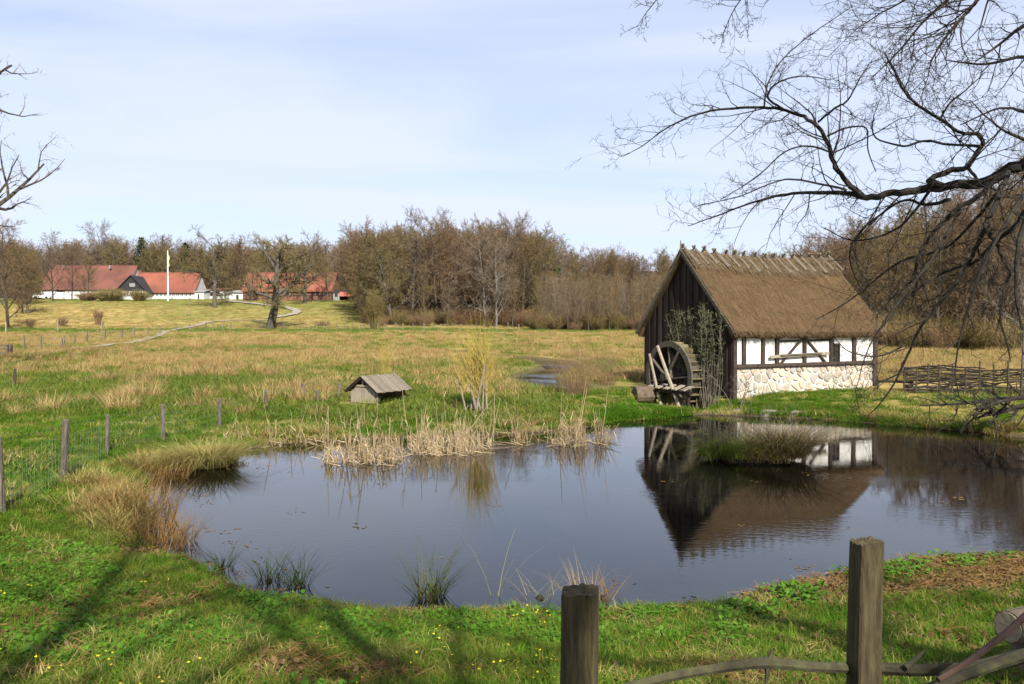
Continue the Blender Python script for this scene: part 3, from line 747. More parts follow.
# thatch: a thick swept section with an uneven skin
th = MB(); NS, sec = 110, []
yf = -.34
prof = []
for k in range(15): t = k / 14; y = yf + (YM - yf) * t; prof.append((y, roof_out(y)))
for k in range(1, 15): t = k / 14; y = YM + (YM - yf) * t; prof.append((y, roof_out(y)))
yb = MW - yf
inner = [(yb - .20, roof_out(yb) - .20), (yb - .42, roof_in(yb - .42) + .01), (YM, roof_in(YM)), (yf + .42, roof_in(yf + .42) + .01), (yf + .20, roof_out(yf) - .20)]
full = prof + inner; NP = len(full)
for i in range(NS + 1):
    x = -.20 + (ML + .40) * i / NS
    sag = -.17 * math.sin(math.pi * i / NS)
    for k, (y, z) in enumerate(full):
        d = 0.0
        if k < len(prof):
            d = (float(fbm(x * 1.0, y * 2.2 + 40, .7, 3)) - .5) * .10 + (float(vnoise(x * 5, y * 1.2 + 90, .5, 8)) - .5) * .05
        else: d = (float(vnoise(x * 3, y * 3, .4, 4)) - .5) * .05
        edge = (float(vnoise(x, 0, .22, 6)) - .5) * .07 if k in (0, 28, 29, NP - 1) else 0
        th.v.append(Vector((x, y + (d * .7 if y > YM else -d * .7), z + d * .7 + sag * (1 - abs(y - YM) / 3.2) + edge)))
for i in range(NS):
    for k in range(NP):
        a, b = i * NP + k, i * NP + (k + 1) % NP
        th.f.append((a, b, b + NP, a + NP))
th.f.append(tuple(range(NP))); th.f.append(tuple(NS * NP + k for k in range(NP - 1, -1, -1)))
roof = th.build('thatched_roof', 'thatch', mill, smooth=False)
stw, rst = MB(), MB()
nrm_f = Vector((0, -SLOPE, 1)).normalized(); dn_f = Vector((0, -1, -SLOPE)).normalized()
nrm_b = Vector((0, SLOPE, 1)).normalized(); dn_b = Vector((0, 1, -SLOPE)).normalized()
def straw(mbx, x, y, L, w, lift):
    f = y < YM; nr, dn = (nrm_f, dn_f) if f else (nrm_b, dn_b)
    sag = -.17 * math.sin(math.pi * min(max((x + .3) / (ML + .6), 0), 1)) * (1 - abs(y - YM) / 3.2)
    p = Vector((x, y, roof_out(y) + sag)) + nr * lift
    d = (dn + Vector((rng.gauss(0, .10), 0, 0)) + nr * rng.uniform(-.02, .13)).normalized()
    s = d.cross(nr).normalized(); q = p + d * L
    mbx.v += [p - s * w, p + s * w, q]; n = len(mbx.v); mbx.f.append((n - 3, n - 2, n - 1))
for k in range(22000):
    front = rng.random() < .75
    t = rng.random(); y = yf + (YM - yf) * t
    if not front: y = MW - y
    straw(stw, rng.uniform(-.2, ML + .2), y, rng.uniform(.08, .22), rng.uniform(.0035, .008), rng.uniform(0, .04))
for k in range(2600):     # eave fringe
    straw(stw, rng.uniform(-.2, ML + .2), yf + rng.uniform(.0, .16) if k % 4 else MW - yf - rng.uniform(0, .16), rng.uniform(.14, .3), rng.uniform(.006, .013), rng.uniform(-.16, .03))
tag(stw.build('loose_straw', 'straw', roof), kind='stuff')
for k in range(4200):
    y = YM - rng.uniform(-.02, .62)
    if rng.random() < .3: y = MW - y
    straw(rst, rng.uniform(-.2, ML + .2), y, rng.uniform(.12, .4), rng.uniform(.008, .016), rng.uniform(.03, .10))
tag(rst.build('ridge_straw', 'ridge_straw', roof), kind='stuff')
# ridge logs: crossed pairs that weigh the ridge down
nl = 16
for k in range(nl):
    x = -.12 + (ML + .24) * k / (nl - 1) + rng.uniform(-.06, .06)
    sag = -.17 * math.sin(math.pi * k / (nl - 1))
    for sg, dn, nr in ((1, dn_f, nrm_f), (-1, dn_b, nrm_b)):
        L = rng.uniform(.72, .98); slant = rng.uniform(.06, .16) + .04
        top = Vector((x + sg * .035, YM + sg * .12, APEX + sag + .17 + rng.uniform(0, .06)))
        bot = Vector((x + sg * .035 + slant * L, YM, APEX + sag)) + dn * L + nr * .10
        mid = top.lerp(bot, .5) + nr * rng.uniform(-.01, .02)
        mb = MB(); r_ = rng.uniform(.035, .062)
        mb.tube([top, mid, bot], [r_ * .9, r_, r_ * 1.05], 6); mb.build('ridge_log', 'old_wood', roof)
# bargeboards
for xf, sg in ((-.225, -1), (ML + .225, 1)):
    for s in (0, 1):
        ya, za = (yf + .02, roof_out(yf + .02) - .10); yb_, zb_ = (YM, APEX - .10)
        if s: ya = MW - ya
        mb = MB(); mb.beam((xf, ya, za), (xf, yb_, zb_), .05, .11, up=Vector((0, 0, 1)), bev=.006); mb.build('bargeboard', 'wheel_wood', mill)
mb = MB(); mb.tube([(-.25, YM, APEX - .1), (-.25, YM + .01, APEX + .32)], [.035, .02], 6); mb.build('gable_spike', 'old_wood', mill)

# ------------------------------------------------------------------ water wheel
XW0, XW1 = -1.36, -.62
c_ = to_mill_plane(668.5, 374, 0, XW0)
WR = 1.27; WY, WZ = c_.y, WR - .2
wloc = (Matrix.Translation(A0) @ Mrot) @ Vector(((XW0 + XW1) / 2, WY, 0))
wheel = thing('water_wheel', wloc, 'weathered wooden water wheel with paddles against the boarded gable', 'water wheel', AX)
hw = (XW1 - XW0) / 2
def ring(mb, x, ro, ri, th_, n=40):
    i = len(mb.v)
    for k in range(n):
        a = 2 * math.pi * k / n; c, s = math.cos(a), math.sin(a)
        for (xx, rr) in ((x - th_ / 2, ro), (x + th_ / 2, ro), (x + th_ / 2, ri), (x - th_ / 2, ri)):
            mb.v.append(Vector((xx, c * rr, WZ + s * rr)))
    for k in range(n):
        for q in range(4):
            mb.f.append((i + k * 4 + q, i + k * 4 + (q + 1) % 4, i + ((k + 1) % n) * 4 + (q + 1) % 4, i + ((k + 1) % n) * 4 + q))
for x in (-hw, hw):
    mb = MB(); ring(mb, x, WR, WR - .20, .07); mb.build('rim', 'wheel_wood', wheel)
for k in range(26):
    a = 2 * math.pi * (k + .3) / 26; c, s = math.cos(a), math.sin(a); tl = a - .45
    c2, s2 = math.cos(tl), math.sin(tl)
    p = Vector((0, c * (WR - .17), WZ + s * (WR - .17))); q = p + Vector((0, c2, s2)) * .155
    mb = MB(); mb.beam(p, q, .028, hw * 2 - .08, up=Vector((1, 0, 0))); mb.build('paddle', 'wheel_moss', wheel)
mb = MB(); ring(mb, 0, WR - .175, WR - .20, hw * 2 - .08); mb.build('sole', 'wheel_wood', wheel)
for x in (-hw + .02, hw - .02):
    for k in range(4):
        a = R(38 + 45 * k); d = Vector((0, math.cos(a), math.sin(a))); o = Vector((0, -math.sin(a), math.cos(a))) * .09 * (1 if k % 2 else -1)
        mb = MB(); ctr = Vector((x + (.03 if k % 2 else -.03), 0, WZ))
        mb.beam(ctr - d * (WR - .06) + o, ctr + d * (WR - .06) + o, .06, .11, up=Vector((1, 0, 0)), bev=.01); mb.build('spoke', 'wheel_wood', wheel)
mb = MB(); mb.tube([(-hw - .28, 0, WZ), (hw + .75, 0, WZ)], [.14, .14], 10); mb.build('axle', 'wheel_wood', wheel)
# frame that carries the wheel: leaning poles, plank deck, headstock beam
fr = thing('wheel_frame', wloc + Vector((0, 0, 0)), 'pale leaning poles and plank deck standing in front of the water wheel', 'frame', AX)
def wl_(px, py, x):     # picture -> wheel-local at plane x (mill local)
    v = to_mill_plane(px, py, 0, x); return Vector((v.x - (XW0 + XW1) / 2, v.y - WY, v.z))
for (pa, pb, r_) in (((657.5, 346), (681, 412), .062), ((649.5, 354), (662, 410), .055)):
    a, b = wl_(*pa, XW0 - .30), wl_(*pb, XW0 - .34)
    mb = MB(); mb.tube([a, a.lerp(b, .5) + Vector((0, .01, 0)), b], [r_ * .85, r_, r_ * 1.1], 7); mb.build('pole', 'pale_wood', fr)
zd = wl_(668, 388, XW0 - .3).z
for k in range(5):
    a = wl_(653 + k * 8.6, 387, XW0 - .3); a.z = zd
    mb = MB(); mb.beam(a + Vector((-.24, 0, -.02)), a + Vector((.18, 0, .10 + rng.uniform(0, .02))), .24, .04, bev=.005); mb.build('plank', 'pale_wood', fr)
a, b = wl_(647, 390, XW0 - .33), wl_(691, 391, XW0 - .33); a.z = b.z = zd - .10
mb = MB(); mb.beam(a, b, .14, .13, bev=.012); mb.build('headstock', 'dark_board', fr)
for px in (652, 688):
    a = wl_(px, 391, XW0 - .33); a.z = zd - .16; b = a.copy(); b.z = -.25
    mb = MB(); mb.beam(a, b, .12, .12, up=Vector((0, 1, 0)), bev=.012); mb.build('leg', 'dark_board', fr)
# log block left of the wheel
lb = on_ground(643.5, 403)
mb = MB(); n = 14; LBH = .62
pts = [Vector((lb.x - .34, lb.y - .1, lb.z + .27)), Vector((lb.x + .32, lb.y + .05, lb.z + .27))]
mb.tube([pts[0], pts[0].lerp(pts[1], .03), pts[0].lerp(pts[1], .5), pts[0].lerp(pts[1], .97), pts[1]], [.27, .30, .31, .30, .27], n, jit=.06, rng=rng)
tag(mb.build('log', 'log_bark', org=lb), 'thick short weathered log lying at the foot of the water wheel', 'log')

# rocks and slab at the foot of the mill
def rock(loc, sx, sy, sz, seed, label, m='rock', group=None, name='rock'):
    r2 = random.Random(seed); mb = MB(); nu, nv = 9, 6
    for j in range(nv + 1):
        ph = math.pi * j / nv
        for i in range(nu):
            a = 2 * math.pi * i / nu; w = 1 + r2.uniform(-.16, .16)
            e = .75
            cc = lambda v: math.copysign(abs(v) ** e, v)
            mb.v.append(Vector((sx * cc(math.sin(ph)) * cc(math.cos(a)) * w, sy * cc(math.sin(ph)) * cc(math.sin(a)) * w, sz * cc(math.cos(ph)) * (1 + r2.uniform(-.1, .1)))))
    for j in range(nv):
        for i in range(nu): mb.f.append((j * nu + i, (j + 1) * nu + i, (j + 1) * nu + (i + 1) % nu, j * nu + (i + 1) % nu))
    o = mb.build(name, m); o.location = loc; o.rotation_euler = (0, 0, r2.uniform(0, 6))
    return tag(o, label, 'rock', group)
rk = [(650, 416.5, .20, 'small round rock at the edge of the bright green bank'), (769, 415.5, .27, 'rock on the waterline left of the sedge tussock top'), (783, 416, .24, 'squat rock in the row of rocks under the stone wall'),
      (795, 416.5, .26, 'broad rock in the row of rocks on the waterline'), (808, 417, .18, 'small rock at the right end of the row on the waterline'), (752, 414.5, .2, 'dark rock at the water below the bare sapling'),
      (737, 413.5, .22, 'rock beside the flat stone slab at the mill corner'), (825, 418, .14, 'smallest rock on the bank right of the row')]
for k, (px, py, s, lab) in enumerate(rk):
    p = at_z(px, py, .03); rock(p, s * 1.15, s * .8, s * .7, 50 + k, lab)
p = at_z(706, 411, .06)
mb = MB(); mb.box((-.62, -.35, -.28), (.62, .35, .05), Matrix.Rotation(AX * .4, 4, 'Z'))
o = mb.build('stone_slab', 'wheel_moss'); o.location = p; o.scale = (.8, .7, .6); tag(o, 'flat pale stone slab on the bank below the water wheel', 'stone slab')

# ------------------------------------------------------------------ duck house
dh = on_ground(372, 405)
DW, DL, DA = 1.24, 1.62, R(-31)
duck = thing('duck_house', dh + Vector((.1, .6, .04)), 'little grey board duck house with pitched plank roof by the reeds', 'duck house', DA)
duck.scale = (.88,) * 3
eh, ah = .50, .96
def dz_roof(x): return ah - abs(x) * (ah - eh + .08) / (DW / 2 + .14)
for k in range(7):
    x0_ = -DW / 2 + .05 + k * (DW - .1) / 7; x1_ = x0_ + (DW - .1) / 7 - .008
    mb = MB(); mb.box((x0_, -DL / 2 - .012 + rng.uniform(-.006, .006), .02), (x1_, -DL / 2 + .012, min(.60, dz_roof(max(abs(x0_), abs(x1_))) - .05))); mb.build('wall_board', 'pale_wood', duck)
mb = MB(); mb.beam((-DW / 2 + .22, -DL / 2 - .02, .63), (DW / 2 - .22, -DL / 2 - .02, .63), .05, .06); mb.build('tie_beam', 'pale_wood', duck)
mb = MB(); mb.beam((0, -DL / 2 - .02, .66), (0, -DL / 2 - .02, .88), .06, .05, up=Vector((0, 1, 0))); mb.build('king_post', 'pale_wood', duck)
for sx in (-1, 1):
    for sy in (-1, 1):
        mb = MB(); mb.beam((sx * (DW / 2 - .04), sy * (DL / 2 - .05), -.25), (sx * (DW / 2 - .04), sy * (DL / 2 - .05), eh + .04), .08, .08, up=Vector((0, 1, 0)), bev=.008); mb.build('post', 'old_wood', duck)
    mb = MB(); mb.beam((sx * (DW / 2 - .04), -DL / 2 - .05, eh + .03), (sx * (DW / 2 - .04), DL / 2 + .05, eh + .03), .07, .07); mb.build('wall_plate', 'old_wood', duck)
    for sy in (-1, 1):
        mb = MB(); mb.beam((sx * (DW / 2 + .12), sy * (DL / 2 + .12), dz_roof(DW / 2 + .12) - .045), (0, sy * (DL / 2 + .12), ah - .045), .03, .07, up=Vector((0, 0, 1))); mb.build('bargeboard', 'dark_board', duck)
    n = 9
    for k in range(n):
        y0_ = -DL / 2 - .16 + k * (DL + .32) / n; ym = y0_ + (DL + .32) / n / 2
        lf = .012 if k % 2 else .03
        mb = MB(); mb.beam((sx * .005, ym, dz_roof(.005) + lf), (sx * (DW / 2 + .18 + rng.uniform(-.02, .02)), ym, dz_roof(DW / 2 + .18) + lf), (DL + .32) / n + (.03 if not k % 2 else -.012), .02, up=Vector((0, 0, 1)))
        mb.build('roof_plank', 'old_wood', duck)
mb = MB(); mb.box((-DW / 2 + .08, DL / 2 - .05, .02), (DW / 2 - .08, DL / 2 - .03, .42)); mb.build('back_board', 'old_wood', duck)

# ------------------------------------------------------------------ fences
def post_mesh(mb, base, top, r, sq=False, tilt=(0, 0)):
    a = Vector(base) + Vector((0, 0, -.3)); b = Vector(top)
    if sq: mb.beam(a, b, r * 2, r * 2, up=Vector((0, 1, 0)), bev=r * .25)
    else: mb.tube([a, a.lerp(b, .5), b, b + (b - a).normalized() * .012], [r * 1.05, r, r * .95, r * .7], 8, jit=.06, rng=rng)
FP = [(3, 515, 438, -3), (63, 482, 420, 3), (107, 455, 415, 1), (163, 442, 405, 0), (220, 428, 399, 0), (266, 410, 390, 0), (303, 399, 384, 1), (318, 404, 391, -1)]
b0 = on_ground(63, 482)
wf = thing('wire_fence', b0, 'wire fence on grey round posts running up the left bank of the pond', 'fence')
tops, prev = [], None
for (px, pb, pt, lean) in [(-75, 560, 470, 0)] + FP:
    b = on_ground(px, pb); hgt = (pb - pt) * b.y / F_PX
    t = b + Vector((lean * .02, 0, hgt)); mb = MB(); post_mesh(mb, b, t, .052 + rng.uniform(-.008, .01))
    mb.build('post', 'fence_wood', wf, org=b0); tops.append((b, t))
for f in (.22, .5, .78, .96):
    for (a, b) in zip(tops[:-1], tops[1:]):
        p, q = a[0].lerp(a[1], f), b[0].lerp(b[1], f); off = Vector((.06, 0, 0))
        mb = MB(); mid = p.lerp(q, .5) - Vector((0, 0, .03)); mb.tube([p + off, mid + off, q + off], [.0028] * 3, 3, cap=False); mb.build('wire', 'wire', wf, org=b0)
for (a, b) in zip(tops[1:5], tops[2:6]):     # netting between the near posts
    mb = MB(); n = int((b[0] - a[0]).length / .16)
    for k in range(1, n):
        p, q = a[0].lerp(b[0], k / n), a[1].lerp(b[1], k / n); off = Vector((.06, 0, -.02))
        mb.tube([p + off, p.lerp(q, .8) + off], [.0016] * 2, 3, cap=False)
    mb.build('netting', 'wire', wf, org=b0)
# lone posts in the meadow
for (px, pb, pt, r_, m, lab) in ((14, 388, 369, .05, 'bark', 'lone dark leaning post in the meadow at the far left'),
                              (338, 400, 383, .04, 'fence_wood', 'thin grey post right behind the duck house in the meadow grass')):
    b = on_ground(px, pb); mb = MB(); post_mesh(mb, b, b + Vector((.05, 0, (pb - pt) * b.y / F_PX)), r_)
    tag(mb.build('fence_post', m, org=b), lab, 'post')
# pale paddock fence below the farm, and the row along the meadow's far edge
def post_row(name, label, pxs, h, r_, m, wires=True):
    pts = [on_ground(px, py) for px, py in pxs]; t = thing(name, pts[0], label, 'fence')
    for p in pts:
        mb = MB(); mb.beam(p - Vector((0, 0, .3)), p + Vector((0, 0, h * rng.uniform(.85, 1.12))), r_ * 2, r_ * 2, up=Vector((0, 1, 0))); mb.build('post', m, t, org=pts[0])
    if wires:
        for f in (.45, .85):
            mb = MB(); mb.tube([p + Vector((.0, -r_ * 1.2, h * f)) for p in pts], [.008] * len(pts), 3, cap=False); mb.build('wire', 'wire', t, org=pts[0])
    return t
post_row('paddock_fence', 'row of pale thin posts along the grassy track on the left', [(24, 352), (41, 351), (62, 350.5), (64, 347), (75, 345.5), (87, 343), (105, 341.5), (122, 340), (134, 338), (148, 336), (160, 334)], 1.0, .05, 'old_wood')
post_row('meadow_fence', 'long row of short pale posts along the far edge of the meadow', [(x, 330.5 + .5 * math.sin(x)) for x in (176, 190, 206, 213, 223, 231, 249, 258, 284, 300, 309, 317, 327, 336, 344, 352, 360, 369, 378, 385, 396, 403, 413, 424, 433, 441, 452, 461, 472, 484, 497, 508, 519)], .95, .055, 'old_wood')
post_row('slope_fence', 'few scattered pale posts on the grassy slope below the white barn', [(6, 333), (58, 331), (102, 331.5), (186, 316), (190, 305)], 1.5, .07, 'pale_wood', False)
# gate at the far left
gt = on_ground(4, 357)
gate = thing('field_gate', gt, 'small wooden field gate at the left edge of the meadow', 'gate')
for px in (-14, 9, 12):
    b = on_ground(px, 357); b.y = gt.y; b.z = gz(b.x, b.y); mb = MB(); mb.beam(b - Vector((0, 0, .2)), b + Vector((0, 0, .75)), .2, .2, up=Vector((0, 1, 0))); mb.build('post', 'fence_wood', gate, org=gt)
for h in (.25, .5, .7):
    a, b = on_ground(-14, 357), on_ground(9, 357); mb = MB(); mb.beam((a.x, gt.y - .1, gt.z + h), (b.x, gt.y - .1, gt.z + h), .04, .09); mb.build('rail', 'fence_wood', gate, org=gt)

# wattle fence on the far right bank
wfp = [on_ground(904, 393.5), on_ground(940, 394), on_ground(985, 395), on_ground(1030, 396), on_ground(1090, 396)]
wat = thing('wattle_fence', wfp[0], 'dark woven wattle fence on the far bank right of the mill', 'fence')
poly = catmull(wfp, 8, False)
cum = [0]
for a, b in zip(poly[:-1], poly[1:]): cum.append(cum[-1] + (b - a).length)
def along(s):
    s = min(max(s, 0), cum[-1] - 1e-4)
    i = max(k for k in range(len(cum)) if cum[k] <= s); i = min(i, len(poly) - 2)
    return poly[i].lerp(poly[i + 1], (s - cum[i]) / (cum[i + 1] - cum[i]))
TL = cum[-1]; ns = int(TL / .42)
for k in range(ns + 1):
    p = along(TL * k / ns); p.z = gz(p.x, p.y); q = p + Vector((rng.uniform(-.06, .06), rng.uniform(-.03, .03), 1.0 + rng.uniform(-.08, .22)))
    mb = MB(); mb.tube([p - Vector((0, 0, .2)), q], [.035, .028], 6); mb.build('stake', 'bark', wat, org=wfp[0])
for row in range(18):
    s = rng.uniform(-.9, 0)
    while s < TL:
        L = rng.uniform(1.8, 3.2); pts = []; n = 10; r_ = rng.uniform(.022, .046)
        for k in range(n + 1):
            u = min(max(s + L * k / n, 0), TL); p = along(u)
            sg = math.sin(u / .42 * math.pi + (math.pi if row % 2 else 0)) * .045
            pts.append(p + Vector((rng.uniform(-.01, .01), sg, gz(p.x, p.y) - p.z + .04 + row * .052 + rng.uniform(-.04, .04) + .05 * math.sin(s * 2 + k * .4))))
        if (pts[-1] - pts[0]).length > .5:
            mb = MB(); mb.tube(pts, [r_ * (1 - .5 * k / n) for k in range(n + 1)], 4); mb.build('withe', 'bark_near' if row % 3 else 'bark', wat, org=wfp[0])
        s += L * rng.uniform(.7, .95)
ra, rb = on_ground(878, 391), on_ground(912, 393)
rail = thing('rail_fence', ra, 'low dark wooden rail between the mill corner and the wattle fence', 'fence')
mb = MB(); mb.tube([ra + Vector((0, 0, .36)), ra.lerp(rb, .5) + Vector((0, 0, .38)), rb + Vector((0, 0, .37))], [.05, .05, .045], 6); mb.build('rail', 'bark', rail, org=ra)
for p in (ra, rb):
    mb = MB(); mb.tube([p - Vector((0, 0, .2)), p + Vector((0, 0, .42))], [.05, .045], 6); mb.build('post', 'bark', rail, org=ra)

# ------------------------------------------------------------------ near posts, branch rail and log
def square_post(px, ptop, dep, w, label, rz, seed):
    """hand-split square post: slightly twisted, with worn edges and a chipped top"""
    r2 = random.Random(seed); t = at_y(px, ptop, dep); b = Vector((t.x, t.y, gz(t.x, t.y)))
    H = t.z - b.z; mb = MB(); nseg, nc = 14, 40
    col = [r2.uniform(-.03, .015) - (.09 if r2.random() < .13 else 0) for _ in range(nc)]
    for j in range(nseg + 1):
        f = j / nseg; z = -.35 + (H + .35) * f
        for i in range(nc):
            a = 2 * math.pi * (i + .5) / nc + rz
            c, s = math.cos(a - rz), math.sin(a - rz); k = (abs(c) ** 6 + abs(s) ** 6) ** (-1 / 6)
            rr = w / 2 * k * (1 + col[i] + r2.uniform(-.010, .010)) * (1.05 - .06 * f)
            zz = z + (r2.uniform(-.005, .005) + .006 * math.cos(a) if j == nseg else 0)
            mb.v.append(Vector((math.cos(a) * rr + .012 * math.sin(f * 3 + seed), math.sin(a) * rr, zz)))
    for j in range(nseg):
        for i in range(nc): mb.f.append((j * nc + i, j * nc + (i + 1) % nc, (j + 1) * nc + (i + 1) % nc, (j + 1) * nc + i))
    i0 = nseg * nc; mb.v.append(Vector((0, 0, H - .008))); c0 = len(mb.v) - 1
    for i in range(nc): mb.f.append((i0 + i, i0 + (i + 1) % nc, c0))
    o = mb.build('wooden_post', 'post_wood'); o.location = b
    return tag(o, label, 'post')
square_post(868, 541, 3.1, .102, 'tall weathered square post in the right foreground', R(8), 3)
square_post(576.5, 590, 2.75, .125, 'short weathered square post at the bottom centre of the foreground', R(-12), 5)
def px_tube(pts, n, m, name, label, cat, jit=.06, sub=6):
    P = [at_y(a, b, d) for (a, b, d, r_) in pts]; rr = [r_ for (_, _, _, r_) in pts]
    C = catmull(P, sub, False); rad = [np.interp(k / (len(C) - 1) * (len(P) - 1), range(len(P)), rr) for k in range(len(C))]
    mb = MB(); mb.tube(C, rad, n, jit=jit, rng=rng)
    return mb, P
mb, P = px_tube([(540, 712, 2.9, .012), (612, 692, 2.95, .017), (664, 678, 2.98, .018), (720, 668, 3.0, .019), (766, 663, 3.02, .022), (820, 667, 3.02, .020), (868, 668, 3.22, .023), (920, 670, 3.15, .024), (970, 668, 3.1, .026), (1030, 655, 3.1, .028), (1120, 640, 3.1, .03)], 8, 'bark_moss', '', '', '')
for (a, b) in (((767, 661, 3.02), (766, 684, 3.0)), ((768, 662, 3.02), (772, 650, 3.03)), ((905, 668, 3.15), (925, 650, 3.2))):
    p, q = at_y(*a), at_y(*b); mb.tube([p, p.lerp(q, .5) + Vector((.004, 0, 0)), q], [.012, .010, .004], 6)
tag(mb.build('branch_rail', 'bark_moss', org=P[0]), 'long crooked mossy branch used as a rail behind the near posts', 'branch')
mb, P = px_tube([(860, 705, 2.85, .016), (930, 688, 2.9, .019), (990, 666, 2.95, .021), (1040, 650, 3.0, .023), (1130, 624, 3.1, .026)], 8, 'bark_moss', '', '', '')
tag(mb.build('branch_rail', 'bark_moss', org=P[0]), 'thick greenish branch crossing the bottom right corner', 'branch')
mb, P = px_tube([(938, 680, 2.8, .010), (975, 657, 2.85, .012), (1005, 634, 2.9, .012), (1035, 608, 2.95, .013), (1070, 580, 3.0, .012)], 7, 'stick_red', '', '', '')
tag(mb.build('stick', 'stick_red', org=P[0]), 'slanting reddish brown stick at the right edge', 'stick')
# cut log at the right edge
lg = at_y(1008, 627, 4.3); g_ = gz(lg.x, lg.y); ax_ = Vector((.93, .36, 0)).normalized()
logt = thing('cut_log', Vector((lg.x, lg.y, g_)), 'cut log with pale sawn end lying at the right edge', 'log')
cz_ = lg.z - g_
a = Vector((0, 0, cz_)); b = a + ax_ * 1.3
mb = MB(); mb.tube([a, a.lerp(b, .3), a.lerp(b, .7), b], [.088, .092, .092, .088], 14, jit=.04, rng=rng); mb.build('bark', 'log_bark', logt)
mb = MB(); mb.tube([a - ax_ * .006, a + ax_ * .02], [.080, .082], 14); mb.build('sawn_end', 'cut_wood', logt)
mb = MB(); mb.box((.1, -.02, -.2), (1.2, .25, cz_ - .07), Matrix.Rotation(math.atan2(.36, .93), 4, 'Z'))
# a second log below carries it
mb = MB(); a2 = Vector((.18, .12, max(cz_ - .2, .06))); mb.tube([a2, a2 + ax_ * .6, a2 + ax_ * 1.3], [.1, .11, .1], 12, jit=.05, rng=rng)
o = mb.build('log', 'log_bark'); o.location = logt.location; tag(o, 'bark-covered log under the cut log at the right edge', 'log')

# ------------------------------------------------------------------ farm
def house(name, label, xl, xr, ywall, yeave, yridge, d, depth, roofm, wallm, windows=(), doors=(), hips=False):
    """long house whose eave side faces the pond; sizes read from the picture at distance d"""
    a, b = at_y(xl, ywall, d), at_y(xr, ywall, d); ze, zr = at_y(xl, yeave, d).z, at_y(xl, yridge, d + depth / 2).z
    z0 = min(a.z, gz(a.x, d), gz(b.x, d)) - .6
    t = thing(name, Vector(((a.x + b.x) / 2, d, z0)), label, 'house'); o = t.location
    w = (b.x - a.x) / 2; ze -= z0; zr -= z0
    mb = MB(); mb.box((-w, 0, 0), (w, depth, ze)); 
    for sx in (-1, 1):      # gable triangles with thickness
        i = len(mb.v); x = sx * w; xi = x - sx * .25
        for xx in (x, xi): mb.v += [Vector((xx, 0, ze)), Vector((xx, depth, ze)), Vector((xx, depth / 2, zr - .12))]
        mb.f += [(i, i + 1, i + 2), (i + 5, i + 4, i + 3), (i, i + 3, i + 4, i + 1), (i + 1, i + 4, i + 5, i + 2), (i + 2, i + 5, i + 3, i)]
    mb.build('wall', wallm, t)
    rf = MB(); ov = .45; sl = (zr - ze) / (depth / 2)
    for sgn in (0, 1):
        y0_ = -ov if not sgn else depth + ov; yr = depth / 2
        p = [Vector((-w - .3, y0_, ze - ov * sl)), Vector((w + .3, y0_, ze - ov * sl)), Vector((w + .3, yr, zr)), Vector((-w - .3, yr, zr))]
        i = len(rf.v); rf.v += p + [q + Vector((0, 0, .16)) for q in p]
        for q in ((0, 1, 2, 3), (7, 6, 5, 4), (0, 4, 5, 1), (1, 5, 6, 2), (2, 6, 7, 3), (3, 7, 4, 0)): rf.f.append(tuple(i + k for k in q))
    roof_ = rf.build('roof', roofm, t)
    mb = MB(); mb.tube([(-w - .32, depth / 2, zr + .17), (w + .32, depth / 2, zr + .17)], [.14, .14], 6); mb.build('ridge', roofm, roof_)
    for (x0_, x1_, ya, yb2, m) in windows:
        p, q = at_y(x0_, ya, d) - o, at_y(x1_, yb2, d) - o
        mb = MB(); mb.box((p.x, -.06, p.z), (q.x, .02, q.z)); wi = mb.build('window', m, t)
        mb = MB(); mb.beam(((p.x + q.x) / 2, -.075, p.z), ((p.x + q.x) / 2, -.075, q.z), .07, .03, up=Vector((0, 1, 0))); mb.build('glazing_bar', 'paint_white', wi)
    return t, o, w, ze, zr, roof_
t, o, w, ze, zr, rf_ = house('white_barn', 'long white barn with a big dull red roof at the left of the farm', 41, 127, 297, 288.2, 266.2, 205, 11, 'roof_red', 'far_white')
for (x0_, x1_, ya, yb2) in ((57, 65, 292, 287.6), (66, 81, 290.5, 287.8), (90, 100, 290, 288)):
    p, q = at_y(x0_, ya, 205) - o, at_y(x1_, yb2, 205) - o
    mb = MB(); mb.box((p.x, -.05, p.z), (q.x, .02, q.z)); mb.build('opening', 'far_black', t)
for px in (64, 72, 81, 94, 104):
    p = at_y(px, 297, 205) - o; mb = MB(); mb.box((p.x - .08, -.07, 0), (p.x + .08, .02, ze)); mb.build('wall_post', 'far_grey', t)
for px in (63, 110):
    p, q = at_y(px - 3, 269, 207.5) - o, at_y(px + 2, 266.8, 209.5) - o
    mb = MB(); mb.box((p.x, 3.6, p.z + .2), (q.x, 4.6, p.z + 1.1)); mb.build('skylight', 'far_grey', rf_)
wins = [(152 + k * 4.1, 154 + k * 4.1, 296, 292.6, 'far_black') for k in range(10)]
t, o, w, ze, zr, rf_ = house('white_farmhouse', 'white farmhouse with orange-red patchy roof and black cross gable', 131, 194, 297.4, 291.3, 273.4, 198, 9, 'roof_orange', 'far_white', wins)
